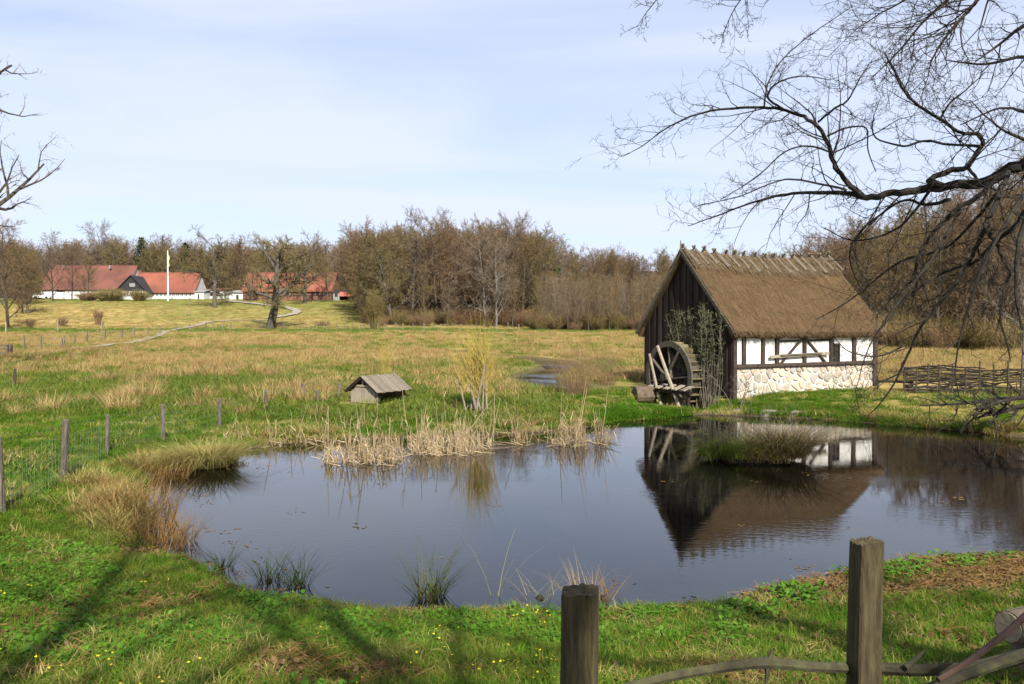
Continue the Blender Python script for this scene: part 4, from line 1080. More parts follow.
# cross wing with a black gable facing the pond
gx = at_y(137, 297, 198).x - o.x; hwid = at_y(152.5, 297, 198).x - o.x - gx; zp = at_y(134, 276, 196).z - o.z; zg = at_y(152, 291.5, 196).z - o.z
mb = MB(); mb.box((gx - hwid, -3, 0), (gx + hwid, .05, zg)); mb.build('wing_wall', 'far_white', t)
mb = MB(); mb.v = [Vector((gx - hwid, y, zg + .01)) for y in (-3, .05)] + [Vector((gx + hwid, y, zg + .01)) for y in (-3, .05)] + [Vector((gx, y, zp - .1)) for y in (-3, 4)]
mb.f = [(0, 2, 4), (1, 5, 3), (0, 1, 3, 2), (0, 4, 5, 1), (2, 3, 5, 4)]; mb.build('gable', 'far_black', t)
for sx in (-1, 1):
    p = [Vector((gx + sx * (hwid + .4), y, zg - .4)) for y in (-3.4, 3)] + [Vector((gx, y, zp)) for y in (3, -3.4)]
    mb = MB(); i = 0; mb.v = p + [q + Vector((0, 0, .18)) for q in p]
    mb.f = [(0, 1, 2, 3), (7, 6, 5, 4), (0, 4, 5, 1), (1, 5, 6, 2), (2, 6, 7, 3), (3, 7, 4, 0)]; mb.build('wing_roof', 'far_black', t)
p, q = at_y(131.5, 287, 196) - o, at_y(137, 283.5, 196) - o
mb = MB(); mb.box((p.x, -3.06, p.z), (q.x, -2.98, q.z)); mb.build('window', 'far_grey', t)
p = at_y(139, 273, 202) - o; mb = MB(); mb.box((p.x - .4, 4.1, zr - .6), (p.x + .4, 4.9, zr + .7)); mb.build('chimney', 'far_brick', rf_)
bw = []
for px in (250, 262, 276, 290, 302, 315.5, 324): bw.append((px - 2.3, px + 2.3, 294.4, 291.2, 'far_black'))
t, o, w, ze, zr, rf_ = house('brick_farmhouse', 'long half-timbered brick house with an orange roof behind the big oak', 243, 332, 300.5, 290.2, 273.6, 190, 9, 'roof_orange', 'far_brick', bw)
for k in range(15):
    x = -w + .15 + k * (2 * w - .3) / 14; mb = MB(); mb.box((x - .08, -.05, 0), (x + .08, .02, ze - .02)); mb.build('timber_post', 'far_black', t)
mb = MB(); mb.box((-w, -.055, ze * .55), (w, .02, ze * .55 + .15)); mb.build('timber_rail', 'far_black', t)
# carport
a, b = at_y(333, 300, 188), at_y(366, 300, 188); za, zb_ = at_y(333, 289.5, 188).z, at_y(333, 296.3, 188).z
cp = thing('carport', Vector(((a.x + b.x) / 2, 188, gz((a.x + b.x) / 2, 190) - .2)), 'low black shed with a red fascia at the right end of the farm', 'shed'); o = cp.location; w = (b.x - a.x) / 2
mb = MB(); mb.box((-w, 0, za - o.z - .9), (w, 6, za - o.z)); mb.build('roof', 'far_black', cp)
mb = MB(); mb.box((-w + 1.6, -.14, zb_ - o.z), (w + .1, -.02, zb_ - o.z + 1.05)); mb.build('fascia', 'fascia', cp)
mb = MB(); mb.box((-w, 5.7, 0), (w, 6, za - o.z - .9)); mb.build('back_wall', 'far_black', cp)
mb = MB(); mb.box((-w, 0.02, 0), (-w + 1.5, 3, za - o.z - .92)); bo = mb.build('booth', 'far_grey', cp)
mb = MB(); mb.box((-w + .4, -.02, .9), (-w + 1.1, .03, 2.2)); mb.build('window', 'far_black', bo)
for x in (-w + 4.2, w - .3):
    mb = MB(); mb.box((x - .1, .1, 0), (x + .1, .3, za - o.z - .9)); mb.build('post', 'far_black', cp)
# small white outbuildings between the houses
def shed(name, label, xl, xr, yb_, yt, d, dep, roofm, dark):
    a, b = at_y(xl, yb_, d), at_y(xr, yb_, d); zt = at_y(xl, yt, d).z
    t = thing(name, Vector(((a.x + b.x) / 2, d, gz((a.x + b.x) / 2, d) - .3)), label, 'shed'); o = t.location; w = (b.x - a.x) / 2; h = zt - o.z
    mb = MB(); mb.box((-w, 0, 0), (w, dep, h)); mb.build('wall', 'far_white', t)
    mb = MB(); i = 0
    mb.v = [Vector((x, y, h + (.02 if y < 0 else .7))) for x in (-w - .2, w + .2) for y in (-.3, dep + .3)] ; mb.v += [v + Vector((0, 0, .18)) for v in mb.v]
    mb.f = [(0, 1, 3, 2), (4, 6, 7, 5), (0, 2, 6, 4), (1, 5, 7, 3), (0, 4, 5, 1), (2, 3, 7, 6)]; mb.build('roof', roofm, t)
    for (x0_, x1_, z0_, z1_) in dark:
        mb = MB(); mb.box((-w + 2 * w * x0_, -.05, h * z0_), (-w + 2 * w * x1_, .02, h * z1_)); mb.build('opening', 'far_black', t)
shed('white_shed', 'low white outbuilding beside the orange-roofed farmhouse', 194.5, 204, 299, 292.2, 196, 4, 'far_grey', [(.35, .5, .1, .8)])
shed('white_garage', 'white garage with dark opening between the two red-roofed houses', 205, 224, 300, 290.5, 200, 5, 'roof_red', [(.22, .75, .45, .85)])
shed('white_outhouse', 'small white outhouse left of the brick house', 229, 245, 300.5, 293, 194, 4, 'far_grey', [(.45, .6, .1, .75)])
# white parked car left of the barn
cloc = on_ground(43, 296); cloc.y = 196; cloc.x = at_y(43, 296, 196).x; cloc.z = gz(cloc.x, 196)
car = thing('parked_car', cloc, 'small white car parked at the left end of the white barn', 'car')
mb = MB(); prof = [(-2.1, .3), (2.1, .3), (2.15, .75), (1.2, .95), (.7, 1.42), (-1.1, 1.45), (-1.8, .98), (-2.12, .9)]
for y in (-.85, .85): mb.v += [Vector((x, y, z)) for x, z in prof]
n = len(prof)
for k in range(n): mb.f.append((k, (k + 1) % n, n + (k + 1) % n, n + k))
mb.f += [tuple(range(n - 1, -1, -1)), tuple(range(n, 2 * n))]; mb.build('body', 'paint_white', car)
mb = MB(); mb.box((-1.2, -.87, .98), (.75, .87, 1.34)); mb.build('window', 'glass', car)
for x in (-1.3, 1.3):
    for y in (-.8, .8):
        mb = MB(); mb.tube([(x, y - .1, .33), (x, y + .1, .33)], [.33, .33], 12); mb.build('wheel', 'far_black', car)
fpb = at_y(168, 298, 186); fpb.z = gz(fpb.x, 186); ft = at_y(168, 251.5, 186).z - fpb.z
fpo = thing('flagpole', fpb, 'tall white flagpole in front of the orange-roofed farmhouse', 'flagpole')
mb = MB(); mb.tube([(0, 0, -.4), (0, 0, ft)], [.17, .11], 8); pl = mb.build('pole', 'paint_white', fpo)
mb = MB(); mb.tube([(0, 0, ft), (0, 0, ft + .1), (0, 0, ft + .28)], [.06, .16, .05], 8); mb.build('knob', 'paint_yellow', pl)
mb = MB()
for k in range(10): mb.v += [Vector((.13 + .05 * math.sin(k), .05 * math.cos(k * 1.3), ft - .9 - k * .28)), Vector((.32 + .08 * math.sin(k * .8), .06 * math.sin(k), ft - .9 - k * .28))]
for k in range(9): mb.f.append((2 * k, 2 * k + 1, 2 * k + 3, 2 * k + 2))
mb.v += [v + Vector((0, .03, 0)) for v in mb.v[:20]]
for k in range(9): mb.f.append((20 + 2 * k + 2, 20 + 2 * k + 3, 20 + 2 * k + 1, 20 + 2 * k))
mb.build('pennant', 'paint_yellow', fpo)

# ------------------------------------------------------------------ trees
FOREST['kids'] = [24, 11, 24]; OAK['kids'] = [22, 14, 26]; SLIM['kids'] = [40, 18]
TM = {}
TM['brown'] = tree_meshes('brown_tree', FOREST, 15, .26, 1, 'bark', 'twig_brown')
TM['red'] = tree_meshes('red_tree', FOREST, 15, .24, 2, 'bark', 'twig_red')
TM['olive'] = tree_meshes('olive_tree', FOREST, 14, .27, 3, 'oak_bark', 'twig_olive')
TM['grey'] = tree_meshes('grey_tree', FOREST, 16, .24, 4, 'oak_bark', 'twig_grey')
TM['birch'] = tree_meshes('birch_tree', FOREST, 15, .22, 5, 'birch_bark', 'twig_grey')
TM['oak'] = tree_meshes('oak_tree', OAK, 11.5, .62, 14, 'oak_bark', 'twig_olive')
TM['oak_small'] = tree_meshes('oak_tree', OAK, 10, .38, 8, 'oak_bark', 'twig_olive')
TM['slim'] = tree_meshes('alder', SLIM, 9, .10, 9, 'oak_bark', 'twig_brown')
TM['slim_grey'] = tree_meshes('alder', SLIM, 9, .09, 10, 'oak_bark', 'twig_grey')
GF = [tree_meshes('wood_brown', FOREST, 15, .24, 21, 'bark', 'twig_brown', True), tree_meshes('wood_red', FOREST, 15, .22, 22, 'bark', 'twig_red', True),
      tree_meshes('wood_olive', FOREST, 14, .25, 23, 'oak_bark', 'twig_olive', True), tree_meshes('wood_grey', FOREST, 15, .22, 24, 'oak_bark', 'twig_grey', True)]
GS = [tree_meshes('thicket_brown', SLIM, 9, .09, 25, 'oak_bark', 'twig_brown', True), tree_meshes('thicket_grey', SLIM, 8.5, .08, 26, 'oak_bark', 'twig_grey', True),
      tree_meshes('thicket_olive', SLIM, 8, .08, 27, 'oak_bark', 'twig_olive', True)]
def bare(px, py, top, kind, label, d=None, name='bare_tree', group=None, h0=None, squash=1.0):
    """a tree whose foot and top are read from the picture; d overrides the distance"""
    if d is None: p = on_ground(px, py)
    else: q = at_y(px, py, d); p = Vector((q.x, d, gz(q.x, d)))
    H = at_y(px, top, p.y).z - p.z
    base = h0 or {'oak': 13.0, 'oak_small': 11.3, 'slim': 9.2, 'slim_grey': 9.2}.get(kind, 16.3)
    return tree(name, p, label, TM[kind], H / base, random.uniform(0, 6), group, squash=squash)
# in front of and around the farm
bare(270, 329, 233, 'oak', 'big gnarled bare oak standing alone on the grass in front of the brick house', name='oak_tree')
bare(215, 312, 236, 'oak_small', 'medium bare tree left of the big oak in front of the white garage', d=165)
bare(305, 304, 246, 'oak_small', 'bare spreading tree right of the big oak before the brick house', d=178)
bare(53, 298, 233, 'brown', 'slender bare tree in front of the left end of the white barn', d=185, squash=.8)
bare(88, 300, 252, 'olive', 'small bare tree before the middle of the white barn roof', d=196, squash=.8)
bare(72, 300, 246, 'brown', 'bare tree in front of the left third of the white barn roof', d=190, squash=.75)
bare(328, 303, 250, 'olive', 'bare tree before the right end of the brick house roof', d=182, squash=.8)
bare(252, 304, 250, 'olive', 'bare tree before the left end of the brick house', d=184, squash=.8)
bare(8, 306, 222, 'brown', 'dark bare tree at the left edge below the near overhanging tree', d=120)
bare(-22, 312, 215, 'brown', 'dark bare tree cut by the left edge of the picture', d=105)
bare(28, 300, 240, 'olive', 'bushy bare tree between the left edge and the white barn', d=150)
bare(103, 290, 226, 'grey', 'tall pale bare tree rising behind the white barn', d=232)
bare(118, 290, 240, 'olive', 'mossy bare tree behind the right half of the white barn roof', d=226)
bare(350, 306, 246, 'red', 'reddish bare tree behind the red-fascia shed', d=215)
# the tall group in the middle
mid = [(392, 329, 222, 'olive', 130, 'broad olive bare tree at the left of the tall group'), (372, 328, 246, 'olive', 134, 'lower bare tree at the left foot of the tall group'),
       (412, 328, 219, 'grey', 137, 'tall bare tree second from the left in the tall group'), (437, 328, 226, 'brown', 134, 'brown bare tree in the left middle of the tall group'),
       (455, 328, 221, 'red', 142, 'reddish bare tree in the middle of the tall group'), (474, 329, 232, 'brown', 132, 'dense bare tree just left of the white-trunked trees'),
       (485, 330, 226, 'birch', 128, 'white-trunked leaning tree in the right half of the tall group'), (496, 330, 240, 'birch', 126, 'shorter white-trunked tree right of the other white trunk'),
       (503, 329, 221, 'grey', 139, 'tall open-crowned bare tree at the right of the tall group'), (522, 330, 243, 'brown', 133, 'bare tree right of the open-crowned tall one'),
       (541, 331, 250, 'olive', 136, 'olive bare tree where the tall group drops towards the alders'), (424, 329, 262, 'slim', 127, 'thin low tree in front of the left of the tall group'),
       (447, 329, 270, 'slim_grey', 126, 'thin low grey tree in front of the middle of the tall group'), (512, 331, 268, 'slim', 126, 'thin low tree at the front right of the tall group')]
for (px, py, top, k, d, lab) in mid: bare(px, py, top, k, lab, d, group='trees in the tall group', squash=1.15)
# thin trunks of the alder stand, the front row as single trees
rr = random.Random(4)
for i, px in enumerate(np.linspace(548, 652, 26)):   # alike thin trunks that nothing tells apart
    bare(px + rr.uniform(-1.5, 1.5), 334, 281 + rr.uniform(-5, 6), rr.choice(['slim', 'slim_grey']), 'thin straight alder in the front row of the stand left of the mill', 112 + rr.uniform(-2, 5), name='alder_tree', group='front row of alders', squash=.8)
bgt = [(575, 262, 'olive', 'rounded bare tree rising above the alders at their left end'), (553, 248, 'slim_grey', 'single thin treetop between the tall group and the alders'), (590, 256, 'grey', 'pale bare tree above the left half of the alders'),
       (612, 261, 'red', 'reddish rounded treetop above the middle of the alders'), (630, 262, 'brown', 'brown rounded treetop above the right of the alders'), (648, 259, 'red', 'reddish treetop next to the left eave of the mill'), (667, 270, 'brown', 'low treetop partly behind the mill gable')]
for (px, top, k, lab) in bgt: bare(px, 315, top, k, lab, 225 + rr.uniform(-8, 8), group='treetops above the alders', squash=1.15)
# hillside trees at the right
hill = [(846, 232, 'red', 78, 'reddish bare tree above the right end of the thatched roof'), (872, 222, 'olive', 74, 'olive bare tree on the hillside right of the roof end'), (893, 228, 'brown', 66, 'brown bare tree on the slope right of the mill corner'),
        (914, 214, 'olive', 70, 'tall olive bare tree on the slope above the left end of the wattle fence'), (936, 205, 'brown', 64, 'tall brown bare tree on the slope above the wattle fence'), (958, 198, 'red', 68, 'reddish bare tree on the slope behind the wattle fence'),
        (982, 190, 'brown', 62, 'dark bare tree on the slope near the right edge'), (1004, 180, 'grey', 66, 'grey bare tree on the slope at the right edge'), (1040, 170, 'brown', 60, 'bare tree cut by the right edge on the slope'), (822, 238, 'brown', 92, 'bare treetop just above the thatched ridge')]
for (px, top, k, d, lab) in hill:
    q = at_y(px, 345, d); p = Vector((q.x, d, gz(q.x, d))); H = at_y(px, top, d).z - p.z
    tree('bare_tree', p, lab, TM[k], H / 16.3, rr.uniform(0, 6), 'trees on the right hillside', squash=1.0)
q = at_y(1022, 330, 30); p = Vector((q.x, 30, gz(q.x, 30)))
tree('birch_tree', p, 'thin white-barked birch behind the wattle fence at the right edge', TM['birch'], .55, 1.0, squash=.6)

# conifers
def conifer(px, py, top, d, label, seed, w=.24):
    r2 = random.Random(seed); q = at_y(px, py, d); p = Vector((q.x, d, gz(q.x, d))); H = at_y(px, top, d).z - p.z
    t = thing('pine_tree', p, label, 'tree'); mb = MB(); mb.tube([(0, 0, -.4), (0, 0, H * .6), (0, 0, H)], [.3, .16, .03], 7); mb.build('trunk', 'bark', t)
    mb = MB()
    for k in range(130):
        f = .35 + .65 * k / 130; L = H * w * (1.05 - f) * 1.5 * r2.uniform(.6, 1.15) + .25; a = r2.uniform(0, 6.283)
        d_ = Vector((math.cos(a), math.sin(a), r2.uniform(-.15, .25)))
        b = Vector((0, 0, H * f))
        for j in range(16):
            u = r2.uniform(.2, 1); c = b + d_ * (L * u) + Vector((r2.gauss(0, .2), r2.gauss(0, .2), r2.gauss(0, .15)))
            e = Vector((r2.gauss(0, 1), r2.gauss(0, 1), r2.gauss(0, .6))).normalized() * r2.uniform(.25, .5); s = e.orthogonal().normalized() * .16
            mb.tri(c - s, c + s, c + e)
    mb.build('crown', 'pine', t); return t
conifer(142, 285, 238, 232, 'dark green conifer rising between the barn and farmhouse roofs', 1)
conifer(108, 280, 243, 240, 'dark conifer half hidden behind the white barn roof', 2, .3)
conifer(186, 280, 243, 245, 'dark conifer behind the right end of the orange roof', 3, .3)
conifer(556, 315, 268, 150, 'dark evergreen at the left end of the alders', 5, .35)

# woods that read as one mass
rg = np.random.default_rng(3)
def wood(name, label, n, protos, region, smin, smax, seed):
    X, Y = region(n); Z = ground(X, Y) - .2
    return scatter(name, label, 'wood', protos, X, Y, Z, rg.uniform(smin, smax, len(X)), tilt=.03, seed=seed)
def fan(p0, p1, d0, d1):
    def f(n):
        Y = rg.uniform(d0, d1, n); PX = rg.uniform(p0, p1, n); return (PX - CX) / F_PX * Y, Y
    return f
wood('woodland', 'brown leafless wood behind the farm', 330, GF, fan(-140, 370, 218, 300), .85, 1.12, 5)
wood('woodland', 'leafless wood behind the tall group of trees in the middle', 170, GF, fan(355, 545, 140, 205), .82, 1.08, 6)
wood('woodland', 'far low wood behind the alders', 190, GF, fan(530, 900, 215, 300), .7, .92, 7)
wood('alder_thicket', 'dense stand of thin alders left of the mill', 240, GS, fan(538, 720, 118, 150), .72, .98, 8)
def hillreg(n):
    a = rg.uniform(0, 6.283, n * 3); r = 60 * np.sqrt(rg.random(n * 3)); X, Y = 94 + r * np.cos(a), 98 + r * np.sin(a)
    px = CX + F_PX * X / Y; k = (Y > 52) & (px < 1500) & (px > 790); return X[k][:n], Y[k][:n]
wood('hillside_wood', 'dark leafless wood on the hillside at the right', 330, GF, hillreg, .5, .82, 9)
def leftreg(n):
    return fan(-160, 34, 120, 215)(n)
wood('woodland', 'dark leafless trees massed at the left edge below the hill', 60, GF, leftreg, .6, .85, 10)
# undergrowth at the feet of the middle group and the hillside
BUSH = []
for s, m in ((1, 'twig_brown'), (2, 'twig_olive'), (3, 'red_bush')):
    mb = MB(); r2 = random.Random(s)
    for k in range(170):
        a = r2.uniform(0, 6.283); p = Vector((math.cos(a), math.sin(a), 0)) * r2.uniform(0, .45)
        d = Vector((math.cos(a) * r2.uniform(.1, .8), math.sin(a) * r2.uniform(.1, .8), 1)).normalized(); L = r2.uniform(.8, 2.0)
        q = p + d * L * .5 + Vector((r2.gauss(0, .08), r2.gauss(0, .08), 0)); e = p + d * L + Vector((r2.gauss(0, .2), r2.gauss(0, .2), 0))
        mb.ribbon([p, q, e], .028, d.orthogonal().normalized())
        for j in range(3):
            b = q.lerp(e, r2.random()); mb.ribbon([b, b + Vector((r2.gauss(0, .25), r2.gauss(0, .25), r2.uniform(.1, .5)))], .02, Vector((r2.random(), r2.random(), .2)).normalized())
    BUSH.append(mb.mesh('bush', m))
def und(n):
    X1, Y1 = fan(365, 545, 126, 140)(n); a = rg.uniform(0, 6.283, n); X2, Y2 = fan(860, 1150, 56, 74)(n); X3, Y3 = fan(535, 700, 110, 120)(n)
    return np.concatenate([X1, X2, X3]), np.concatenate([Y1, Y2, Y3])
wood('undergrowth', 'tangled leafless undergrowth along the edges of the woods', 130, BUSH, und, .8, 1.7, 11)

# single shrubs
def shrub(px, py, wpx, hpx, m, label, n=150, name='shrub', seed=0, thin=1.0, up=.6, d=None):
    p = on_ground(px, py)
    if d: q = at_y(px, py, d); p = Vector((q.x, d, gz(q.x, d)))
    k = p.y / F_PX; W, H = wpx * k / 2, hpx * k; r2 = random.Random(seed + int(px)); mb = MB()
    for i in range(n):
        a = r2.uniform(0, 6.283); u = math.sqrt(r2.random()); b = Vector((math.cos(a), math.sin(a), 0)) * (u * W * .35)
        e = Vector((math.cos(a) * u * W * r2.uniform(.7, 1.1), math.sin(a) * u * W * r2.uniform(.7, 1.1), H * r2.uniform(.55, 1.0) * (1 - .35 * u * u)))
        q = b.lerp(e, .5) + Vector((r2.gauss(0, .05) * W, r2.gauss(0, .05) * W, H * .08)); w = .013 * thin * max(1, k * 22)
        b.z = -.1
        mb.ribbon([b, q, e], w, (e - b).orthogonal().normalized())
        for j in range(5):
            c = q.lerp(e, r2.random()); d = Vector((r2.gauss(0, 1), r2.gauss(0, 1), r2.uniform(.2, 1.4) + up)).normalized() * H * r2.uniform(.08, .25)
            mb.ribbon([c, c + d], w * .7, d.orthogonal().normalized())
    o = mb.build(name, m); o.location = p; return tag(o, label, 'shrub')
shrub(112, 301, 46, 14, 'twig_olive', 'rounded olive bush in front of the right half of the white barn', 420, seed=3, d=186)
shrub(88, 301, 30, 10, 'twig_brown', 'low brown bush in front of the middle of the white barn', 260, seed=13, d=187)
shrub(140, 300, 26, 13, 'twig_olive', 'olive bush in front of the black gable', 240, seed=4, d=185)
shrub(62, 327, 14, 12, 'red_bush', 'small reddish bush on the slope below the white barn', 80, seed=5)
shrub(98, 325, 13, 17, 'red_bush', 'small upright bush right of the reddish one on the slope', 70, seed=6)
shrub(30, 328, 12, 11, 'twig_brown', 'small brown bush on the slope at the left', 70, seed=7)
shrub(375, 329, 22, 42, 'twig_olive', 'olive bush at the left foot of the tall trees below the red-fascia shed', 260, seed=8)
shrub(322, 326, 22, 6, 'twig_brown', 'low brown scrub on the grass right of the big oak', 120, seed=9)
shrub(578, 395, 62, 55, 'red_bush', 'reddish bare bush in the meadow right of the stream', 260, seed=10, thin=.5)
shrub(608, 385, 44, 38, 'red_bush', 'smaller reddish bare bush next to the bigger one by the stream', 160, seed=12, thin=.5)
shrub(386, 380, 20, 50, 'willow', 'thin yellow willow wands rising behind the duck house', 45, seed=11, thin=.4)
# pollarded willow by the reeds
p = on_ground(478, 413); wlw = thing('willow_shrub', p, 'multi-stemmed willow with yellow-green wands at the pond edge behind the reeds', 'willow')
r2 = random.Random(5); st, cr_ = MB(), MB()
for k in range(12):
    a = r2.uniform(0, 6.283); b = Vector((math.cos(a) * .35 * r2.random() - .05, math.sin(a) * .3, -.15)); L = r2.uniform(1.4, 2.2)
    e = b + Vector((r2.uniform(-.34, .34), r2.uniform(-.2, .2), L)); st.tube([b, b.lerp(e, .5) + Vector((r2.gauss(0, .04), 0, 0)), e], [.035, .03, .022], 5, cap=False)
    for j in range(34):
        f = r2.uniform(.35, 1); c = b.lerp(e, f); d = Vector((r2.gauss(0, .36), r2.gauss(0, .36), 1)).normalized() * r2.uniform(.6, 1.6)
        cr_.ribbon([c, c + d * .5 + Vector((r2.gauss(0, .03), 0, 0)), c + d], .014, d.orthogonal().normalized())
st.build('stem', 'pale_wood', wlw); cr_.build('crown', 'willow', wlw)

# ------------------------------------------------------------------ overhanging tree on the right bank
TP = Vector((7.6, 6.4, 0)); TP.z = gz(TP.x, TP.y)
NT = thing('overhanging_tree', TP, 'big bare tree reaching its dark limbs over the pond from the right', 'tree')
r2 = random.Random(17)
TWP = dict(seg=[6, 5, 4, 3], crook=[.16, .2, .24, .3], up=[.03, .03, .03, .03], taper=[.8, .85, .85, .8], sides=[5, 4, 3, 3], twig=9,
           kids=[5, 5, 4], t0=[.15, .1, .1], ang=[(30, 65), (30, 65), (30, 70)], len=[.5, .5, .55], fall=[.4, .4, .3], rr=[.5, .6, .6], rmin=.0022)
def limb(pts, part, kids=10, klen=1.0, lv=1, sub=5, sides=7, t0=.05, flat=.55, cmul=1.0):
    """main limb through picture points (px, py, distance, radius in px); small branches grow from it"""
    P = [at_y(a, b, d) if len(q) == 4 else None for q in pts for (a, b, d) in [q[:3]]]
    rad0 = [q[3] * .53 * q[2] / F_PX for q in pts]
    C = catmull(P, sub, False); rad = [float(np.interp(k / (len(C) - 1) * (len(P) - 1), range(len(P)), rad0)) for k in range(len(C))]
    for k in range(1, len(C) - 1): C[k] = C[k] + Vector((r2.gauss(0, 1), r2.gauss(0, 1), r2.gauss(0, 1))) * rad[k] * .22
    part.tube([c - TP for c in C], rad, sides, jit=.08, rng=r2)
    for k in range(kids):
        t = t0 + (1 - t0) * (k + r2.random()) / kids; fi = min(t, .999) * (len(C) - 1); i = int(fi)
        b = C[i].lerp(C[i + 1], fi - i) - TP; ax = (C[i + 1] - C[i]).normalized()
        o = ax.orthogonal().normalized(); o.rotate(Quaternion(ax, r2.uniform(0, 6.283))); o.y *= flat; o.normalize()
        an = R(r2.uniform(25, 60)); nd = ax * math.cos(an) + o * math.sin(an)
        L = klen * r2.uniform(.35, 1.2) * (1.1 - .5 * t)
        grow(part, part, b, nd, L, max(min(rad[i] * .5, .003 + L * .0055), .003), lv, TWP, r2)
    return P
tr = MB()
tpts = [(0, 0, -.4), (.05, .05, 1.2), (-.05, .1, 2.6), (.1, 0, 4.2), (.0, -.1, 6.0), (.2, .1, 8.0), (.1, .2, 10)]
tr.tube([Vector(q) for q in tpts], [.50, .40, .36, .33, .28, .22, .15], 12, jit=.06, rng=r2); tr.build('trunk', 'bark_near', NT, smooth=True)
def tpx(z, dy=0): # a point on the trunk as a picture point
    x, y = TP.x, TP.y + dy; return x, y, z
def trunk_px(z):
    Y = TP.y; d = Vector((TP.x, Y, TP.z + z - CAM_H)); c = Matrix.Rotation(-(math.pi / 2 - PITCH), 3, 'X') @ d
    return (CX + F_PX * c.x / -c.z, CY - F_PX * c.y / -c.z, Y)
L1 = MB(); tp = trunk_px(3.2)
limb([(tp[0], tp[1], tp[2], 22), (1180, 118, 6.6, 17), (1090, 140, 6.8, 14), (1030, 161, 7.0, 12), (985, 181, 7.2, 10), (940, 187, 7.4, 8), (900, 192, 7.5, 7), (866, 197, 7.6, 6), (846, 193, 7.7, 4.5), (800, 193, 7.9, 3), (760, 200, 8.0, 2.2), (722, 214, 8.1, 1.5), (688, 226, 8.2, .6)], L1, 34, 1.0, t0=.2)
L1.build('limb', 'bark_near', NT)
L2 = MB()
limb([(862, 196, 7.6, 6), (843, 178, 7.65, 4.6), (832, 160, 7.7, 4.2), (829, 145, 7.7, 4), (818, 127, 7.75, 3.6), (800, 115, 7.8, 3.2), (775, 108, 7.8, 2.8), (740, 108, 7.9, 2.3), (705, 112, 8, 1.9), (670, 126, 8.1, 1.4), (642, 146, 8.2, .9), (622, 157, 8.2, .5)], L2, 30, .95)
limb([(783, 109, 7.8, 2.4), (768, 98, 7.7, 2.0), (776, 84, 7.6, 1.7), (800, 76, 7.5, 1.3), (830, 80, 7.4, .7)], L2, 9, .6, lv=1)
limb([(764, 108, 7.8, 1.8), (768, 84, 7.9, 1.5), (782, 60, 8, 1.2), (812, 34, 8.0, 1.0), (850, 8, 8.0, .6)], L2, 12, .7)
limb([(818, 122, 7.75, 2.2), (835, 108, 7.6, 2.0), (848, 100, 7.5, 1.7), (860, 78, 7.4, 1.1), (872, 60, 7.4, .5)], L2, 8, .6)
limb([(828, 136, 7.7, 2), (846, 128, 7.9, 1.8), (866, 128, 8.0, 1.5), (868, 150, 8.1, 1.2), (876, 172, 8.1, .8)], L2, 7, .55)
limb([(830, 152, 7.7, 2), (808, 146, 7.6, 1.6), (785, 152, 7.5, 1.4), (755, 178, 7.5, 1.1), (720, 200, 7.5, .6)], L2, 9, .65)
limb([(846, 190, 7.6, 2.4), (800, 180, 7.3, 1.8), (775, 182, 7.2, 1.4), (740, 196, 7.1, 1.1), (700, 205, 7.1, .6)], L2, 10, .6)
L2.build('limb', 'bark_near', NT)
L3 = MB()
limb([(948, 188, 7.4, 6), (930, 180, 7.35, 6), (948, 171, 7.3, 5.6), (966, 167, 7.2, 5), (976, 154, 7.2, 4.6), (983, 143, 7.15, 4), (976, 133, 7.1, 3.6), (962, 133, 7.1, 3.2), (940, 119, 7.1, 3), (915, 103, 7.1, 2.6), (902, 88, 7.1, 2.2), (893, 68, 7.1, 1.8), (884, 52, 7.0, 1.0)], L3, 22, .8, t0=.25)
limb([(981, 146, 7.15, 3), (955, 145, 7.3, 2.4), (925, 141, 7.4, 2.2), (904, 146, 7.4, 2), (876, 138, 7.5, 1.5), (873, 120, 7.5, 1), (880, 100, 7.5, .5)], L3, 12, .6)
limb([(940, 119, 7.1, 2), (950, 103, 7.0, 1.8), (966, 90, 6.9, 1.4), (985, 72, 6.9, .8)], L3, 8, .6)
limb([(968, 166, 7.2, 3), (980, 182, 7.3, 3), (1000, 192, 7.4, 2)], L3, 3, .4)
L3.build('limb', 'bark_near', NT)
L4 = MB()
limb([(1000, 176, 7.1, 5.5), (978, 196, 7.2, 4.8), (958, 208, 7.3, 5), (943, 222, 7.4, 4), (927, 240, 7.5, 3.6), (918, 258, 7.5, 3.2), (914, 275, 7.6, 2.8), (904, 288, 7.6, 2.4), (893, 297, 7.6, 1.6), (875, 318, 7.6, .7)], L4, 16, .8)
limb([(1008, 172, 7.0, 5.5), (1000, 192, 6.9, 5), (992, 212, 6.8, 4.5), (985, 228, 6.8, 4), (996, 242, 6.8, 3.6), (1003, 258, 6.8, 3.2), (1010, 272, 6.8, 3), (1004, 290, 6.9, 2.6), (1000, 318, 7, 2.2), (1008, 345, 7, 1.8), (1010, 362, 7, .8)], L4, 13, .7)
limb([(988, 224, 6.8, 4.5), (972, 256, 7.0, 3.8), (955, 285, 7.1, 3.4), (938, 305, 7.2, 3), (922, 325, 7.3, 2.8), (912, 345, 7.4, 2.4), (900, 372, 7.5, 2.0), (886, 396, 7.6, 1.4), (868, 416, 7.7, .6)], L4, 16, .85)
limb([(950, 200, 7.3, 4), (925, 205, 7.6, 3), (905, 200, 7.8, 2.4), (880, 215, 8, 2), (855, 238, 8.1, 1.6), (850, 262, 8.1, 1.2), (862, 290, 8.1, .8)], L4, 12, .9)
limb([(930, 190, 7.4, 3), (905, 222, 7.6, 2.2), (880, 236, 7.8, 1.8), (850, 240, 8.0, 1.4), (825, 228, 8.1, .8)], L4, 8, .8)
